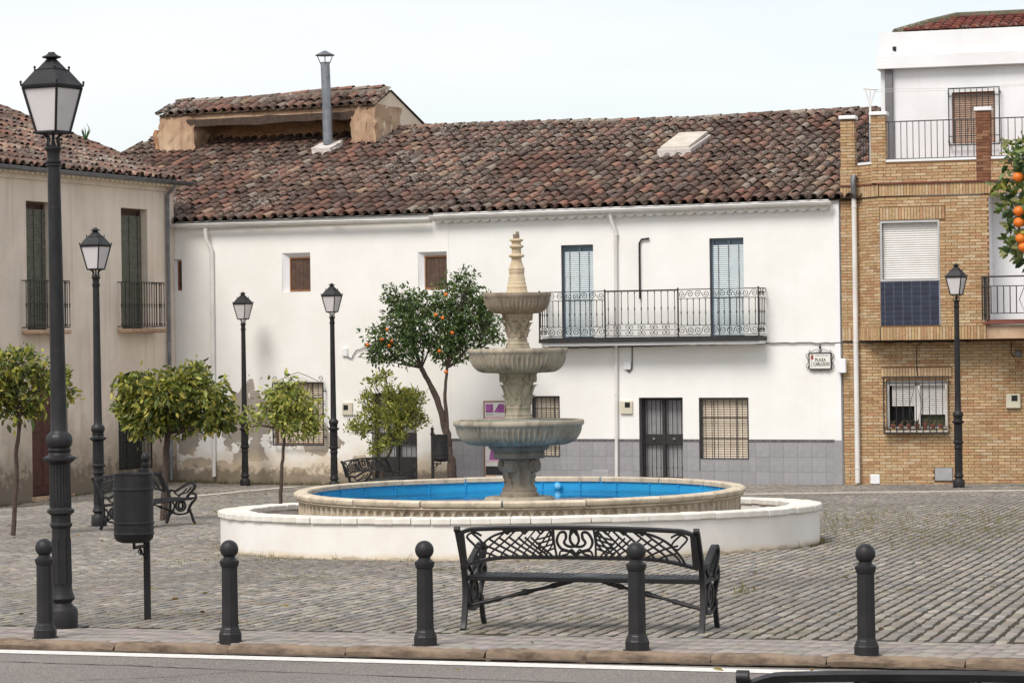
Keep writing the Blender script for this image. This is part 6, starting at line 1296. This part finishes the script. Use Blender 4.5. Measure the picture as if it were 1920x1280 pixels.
def tree(label, base_px, trunk_px, blobs_px, n, ln_, cols, r0, r1, oranges=(), forks=None, name='orange_tree', depth_j=.6, droop=.35, D=None):
    b = ground(*base_px); D = b.y; s_ = FPX / D; t = thing(name, label, 'tree', b); W = lambda px, py, dy=0.: at(px, py, D + dy) - b * 1. if 0 else (at(px, py, D + dy) - b)
    m = MB(); pts = [W(x, y) for x, y in trunk_px]; pts[0].z = -.08; branch(m, pts, r0, r1)
    bl_ = []
    for (x, y, r_) in blobs_px:
        dy = random.uniform(-depth_j, depth_j) * r_ / s_ * 1.2; bl_.append((W(x, y, dy), r_ / s_ * .84))
    for f in (forks or []): branch(m, [W(x, y) for x, y in f], r1 * 1.0, r1 * .6)
    m.build('trunk', 'bark', t); m = MB(); tip = pts[-1]
    for (c, r_) in bl_:
        s0 = tip if not forks else min([W(*f[-1]) for f in forks] + [tip], key=lambda q: (q - c).length); mid = s0.lerp(c, .55) + Vector((random.gauss(0, .05), random.gauss(0, .05), -.04)); branch(m, [s0, mid, c + Vector((0, 0, r_ * .2))], r1 * .5, .006, 6)
        for q in range(4): d = Vector((random.gauss(0, 1), random.gauss(0, 1), random.gauss(0, 1))).normalized(); branch(m, [mid.lerp(c, random.random()), c + d * r_ * .85], .010, .004, 5)
    m.build('branches', 'bark', t); crown(t, bl_, n, ln_, cols, droop=droop)
    om = MB(); N = 8; om.lathe([(max(.0004, math.sin(math.pi * i / N)), -math.cos(math.pi * i / N) * .95) for i in range(N + 1)], 12, cap=False); me = om.mesh('orange', 'orange_fruit')
    for (x, y) in oranges: o = link('orange', me, t, W(x, y, -max(r_ for _, r_ in bl_) * .62)); o.scale = (.042,) * 3
    return t
tree('young citrus tree with crooked thin trunk at the far left edge', (25, 1004), [(25, 1004), (27, 960), (31, 900), (30, 850), (36, 800), (37, 770)], [(30, 680, 34), (8, 690, 30), (5, 730, 42), (80, 718, 40), (128, 735, 22), (50, 750, 40), (12, 765, 30), (70, 690, 26), (55, 770, 26), (-30, 720, 50), (105, 705, 24), (-20, 690, 40)], 2200, .125, LG, .035, .026)
tree('citrus tree with wide umbrella crown behind the litter bin', (307, 975), [(307, 975), (309, 930), (311, 880), (311, 840), (316, 812)], [(245, 722, 30), (262, 745, 38), (300, 745, 50), (350, 720, 44), (385, 745, 46), (410, 775, 34), (290, 785, 40), (345, 780, 40), (395, 785, 30), (240, 770, 24), (330, 712, 24), (365, 708, 24), (425, 790, 16), (260, 800, 18), (320, 755, 50)], 6000, .13, LG, .06, .045, droop=.7)
tree('small yellowish citrus tree with thin slanting trunk left of the fountain', (525, 944), [(525, 944), (527, 900), (530, 860), (533, 820), (535, 800)], [(545, 722, 22), (550, 752, 34), (575, 775, 34), (525, 770, 34), (545, 795, 34), (580, 798, 24), (500, 775, 20), (505, 745, 16), (470, 782, 16), (458, 795, 12), (597, 785, 12), (520, 740, 20)], 2000, .125, LY, .035, .025, forks=[[(535, 805), (505, 800), (488, 797)]])
tree('dark orange tree with two trunks and ripe fruit against the white wall', (850, 914), [(850, 914), (848, 880), (842, 845), (838, 815), (828, 775), (806, 720), (790, 690)], [(738, 545, 20), (742, 570, 28), (760, 605, 42), (715, 630, 34), (800, 620, 50), (850, 555, 46), (885, 595, 50), (835, 650, 40), (765, 655, 38), (703, 668, 20), (905, 570, 32), (932, 630, 16), (870, 528, 24), (805, 575, 36), (880, 650, 34), (725, 660, 28), (850, 610, 50), (770, 570, 30), (915, 610, 30)], 9500, .11, LD, .11, .05, oranges=[(689, 646), (716, 636), (726, 618), (735, 640), (730, 648), (830, 596), (848, 624), (817, 590), (824, 658), (836, 697), (836, 552)], forks=[[(842, 850), (838, 790), (834, 740), (838, 690)]])
tree('pale open lemon bush growing before the black door', (716, 913), [(716, 913), (716, 890), (722, 865), (735, 840), (742, 820)], [(722, 705, 14), (730, 735, 22), (762, 745, 24), (700, 780, 30), (740, 785, 34), (675, 802, 20), (785, 742, 16), (708, 838, 24), (768, 785, 26), (656, 800, 12), (745, 765, 30), (740, 820, 22), (790, 790, 12), (690, 750, 18), (775, 765, 20), (703, 715, 14)], 5200, .095, LY, .04, .02, name='lemon_bush', droop=-.3)
# foreground orange tree reaching in from the right: its leaves are large enough to tell apart
D = 18.6; b = Vector((4.75, D, g(4.75, D))); t = thing('orange_tree', 'foreground orange tree branch with large leaves and ripe oranges at right edge', 'tree', b); W = lambda px, py, dy=0.: at(px, py, D + dy) - b
m = MB(); branch(m, [(0, 0, -.1), (.03, 0, .8), (0, .02, 1.6), (-.05, 0, 2.2)], .09, .07); m.build('trunk', 'bark', t); m = MB()
for (x, y) in ((1925, 300), (1930, 350), (1925, 420), (1935, 460), (1990, 300), (2050, 380), (2120, 330)): branch(m, [(-.05, 0, 2.2), W(2000, y + 30, random.uniform(-.2, .2)), W(x, y)], .03, .008, 6)
for P in ([(1930, 340), (1905, 320), (1890, 300)], [(1935, 350), (1905, 375), (1880, 375)], [(1940, 430), (1915, 440), (1900, 470)], [(1925, 300), (1912, 280), (1905, 262)]): branch(m, [W(*p) for p in P], .007, .003, 5)
m.build('branches', 'bark', t); bl_ = [(W(x, y, random.uniform(-.2, .25)), r_ / 268.) for (x, y, r_) in ((1960, 300, 60), (1975, 380, 70), (1970, 450, 50), (2040, 330, 90), (2060, 430, 90), (2120, 370, 90), (2000, 260, 60))]
crown(t, bl_, 2600, .1, LD)
lv = []
for c in LD + LG[:3] + [S(132, 134, 92)]:
    P, Fq, T_ = leaf_geo(1, np.zeros((1, 3)), np.array([[0, 1., 0]]), np.array([.1]), [c], .46); lv.append(numpy_mesh('leaf', P.reshape(-1, 3), Fq, 'leaf', T_))
vis = [(1905, 275, 13), (1892, 290, 12), (1912, 300, 16), (1898, 318, 14), (1915, 335, 16), (1885, 340, 13), (1875, 362, 12), (1893, 365, 16), (1912, 372, 16), (1880, 385, 11), (1900, 392, 12), (1915, 410, 14), (1893, 420, 9), (1908, 436, 14), (1890, 447, 9), (1905, 462, 12), (1893, 470, 8), (1916, 470, 10), (1918, 262, 8), (1896, 268, 8)]
for i in range(260):
    x, y, r_ = random.choice(vis); q = random.gauss(0, .5), random.gauss(0, .5); o = link('leaf', random.choice(lv), t, W(x + q[0] * r_, y + q[1] * r_, random.uniform(-.16, .12))); d = Vector((random.gauss(-.35, .7), random.gauss(-.25, .6), random.gauss(-.25, .6))); o.rotation_euler = d.to_track_quat('Y', 'Z').to_euler(); o.rotation_euler.rotate_axis('Y', random.gauss(0, .7)); o.scale = (random.uniform(.7, 1.1),) * 3
om = MB(); N = 14; om.lathe([(max(.0004, math.sin(math.pi * i / N)), -math.cos(math.pi * i / N) * .95) for i in range(N + 1)], 24, cap=False); me = om.mesh('orange', 'orange_fruit')
for (x, y) in ((1909, 332), (1910, 396), (1910, 417), (1914, 447), (1919, 463), (1960, 370)): o = link('orange', me, t, W(x, y, -.16)); o.scale = (.037,) * 3
# ================================================================== grass and weeds
def blades(name, pts, h, cols, spread):
    """pts (n,2) clump positions"""
    n = len(pts) * 5; C_ = np.repeat(pts, 5, 0) + RNG.normal(0, spread, (n, 2)); z = gz(C_[:, 0], C_[:, 1]) - .01; cen = np.column_stack([C_, z]); d = np.column_stack([RNG.normal(0, .35, n), RNG.normal(0, .35, n), np.ones(n)]); d /= np.linalg.norm(d, axis=1, keepdims=True)
    a = RNG.uniform(0, 6.28, n); sd_ = np.column_stack([np.cos(a), np.sin(a), np.zeros(n)]); l = RNG.uniform(.4, 1.1, n)[:, None] * np.repeat(h, 5)[:, None]; P = np.zeros((n, 4, 3)); P[:, 0] = cen - sd_ * .004; P[:, 1] = cen + sd_ * .004; P[:, 2] = cen + d * l + sd_ * .0012; P[:, 3] = cen + d * l - sd_ * .0012
    o = link(name, numpy_mesh(name, P.reshape(-1, 3), np.arange(n * 4).reshape(n, 4), 'grass_blade', np.clip(pal(n, cols, .15), .004, 1)), kind='stuff'); return o
GC = [S(104, 108, 58), S(128, 112, 72), S(88, 96, 48), S(140, 122, 84)]
P = []; H = []
for i in range(240):
    a = RNG.uniform(0, 2 * math.pi); r_ = RW + RNG.uniform(-.005, .05); P.append((FC.x + r_ * math.cos(a), FC.y + r_ * math.sin(a))); H.append(RNG.choice([.03, .04, .06, .11], p=[.4, .35, .2, .05]))
for (cx, cy, sx, sy, n, h) in ((1700, 1000, 1.0, 2.2, 520, .055), (1580, 975, .7, 2., 320, .055), (1850, 970, .8, 2.4, 420, .06), (430, 1052, .5, .35, 60, .05), (1400, 1110, .06, .08, 8, .12), (840, 1068, .3, .2, 60, .04), (280, 1150, .35, .2, 70, .03), (1100, 1160, .4, .12, 60, .03), (460, 1165, .4, .15, 80, .03), (390, 925, 1.3, 1.6, 420, .05), (430, 945, 1.4, 2., 240, .05), (150, 1050, 1.2, 1.5, 100, .03), (620, 1075, 1.2, .5, 100, .035), (1480, 1020, .5, .5, 60, .05)):
    c = ground(cx, cy)
    for i in range(n): P.append((c.x + RNG.normal(0, sx), c.y + RNG.normal(0, sy))); H.append(h * RNG.uniform(.6, 1.3))
P = np.array(P); H = np.array(H); ok = np.hypot(P[:, 0] - FC.x, P[:, 1] - FC.y) > RW - .02; kl = (P[:, 0] - KO[0]) * math.sin(KTH) + (P[:, 1] - KO[1]) * math.cos(KTH); ok &= kl > EDGE
lo = ((P[:, 0] - pA.x) * fa.n.x + (P[:, 1] - pA.y) * fa.n.y) < -.02; ok &= lo; fl_ = []
for (cx, cy, s_) in ((307, 985, 1.3), (525, 955, 1.2), (25, 1015, 1.2), (850, 930, 1.5), (1300, 1140, 3.), (500, 1120, 3.), (1700, 1130, 2.)):
    c = ground(cx, cy)
    for i in range(26): fl_.append((c.x + RNG.normal(0, s_), c.y + RNG.normal(0, s_ * 1.5)))
fl_ = np.array(fl_); q_ = np.hypot(fl_[:, 0] - FC.x, fl_[:, 1] - FC.y) > RW + .1; fl_ = fl_[q_]; n_ = len(fl_); dn = RNG.normal(size=(n_, 3)); dn[:, 2] *= .15
P_, F_, T_ = leaf_geo(n_, np.column_stack([fl_, gz(fl_[:, 0], fl_[:, 1]) + .012]), dn, .07, [S(120, 98, 58), S(96, 76, 50), S(140, 120, 66)]); link('fallen_leaves', numpy_mesh('fallen_leaves', P_.reshape(-1, 3), F_, 'leaf', T_), kind='stuff')
o = blades('grass', P[ok], H[ok], GC, .02); o['label'] = 'sparse grass and weeds sprouting between the setts'
P = []; H = []
for i in range(700): x = RNG.uniform(xB + .05, fa(690, 900)[0]); w_ = fa.world(x, -abs(RNG.normal(0, .18)) - .02, 0); P.append((w_.x, w_.y)); H.append(RNG.choice([.05, .1, .18], p=[.6, .3, .1]))
for i in range(260): x = RNG.uniform(-9, -.3); w_ = fb.world(x, -abs(RNG.normal(0, .12)) - .02, 0); P.append((w_.x, w_.y)); H.append(RNG.choice([.05, .1]))
blades('grass', np.array(P), np.array(H), [S(92, 86, 58), S(84, 84, 50), S(112, 98, 70), S(96, 100, 56)], .03)
o = thing('roof_weed', 'small green weed growing on the beige house roof', 'plant', fb.world(-.25, 2.3, ZB + 1.15)); m = MB()
for i in range(26): a = random.random() * 6.3; l = random.uniform(.1, .3) * (2 if i > 23 else 1); m.tube([(0, 0, 0), (l * .3 * math.cos(a), l * .3 * math.sin(a), l * .7), (l * .5 * math.cos(a) * (.2 if i > 23 else 1), l * .5 * math.sin(a), l)], [.015, .012, .002], 4)
m.build('stems', 'pot_green', o)
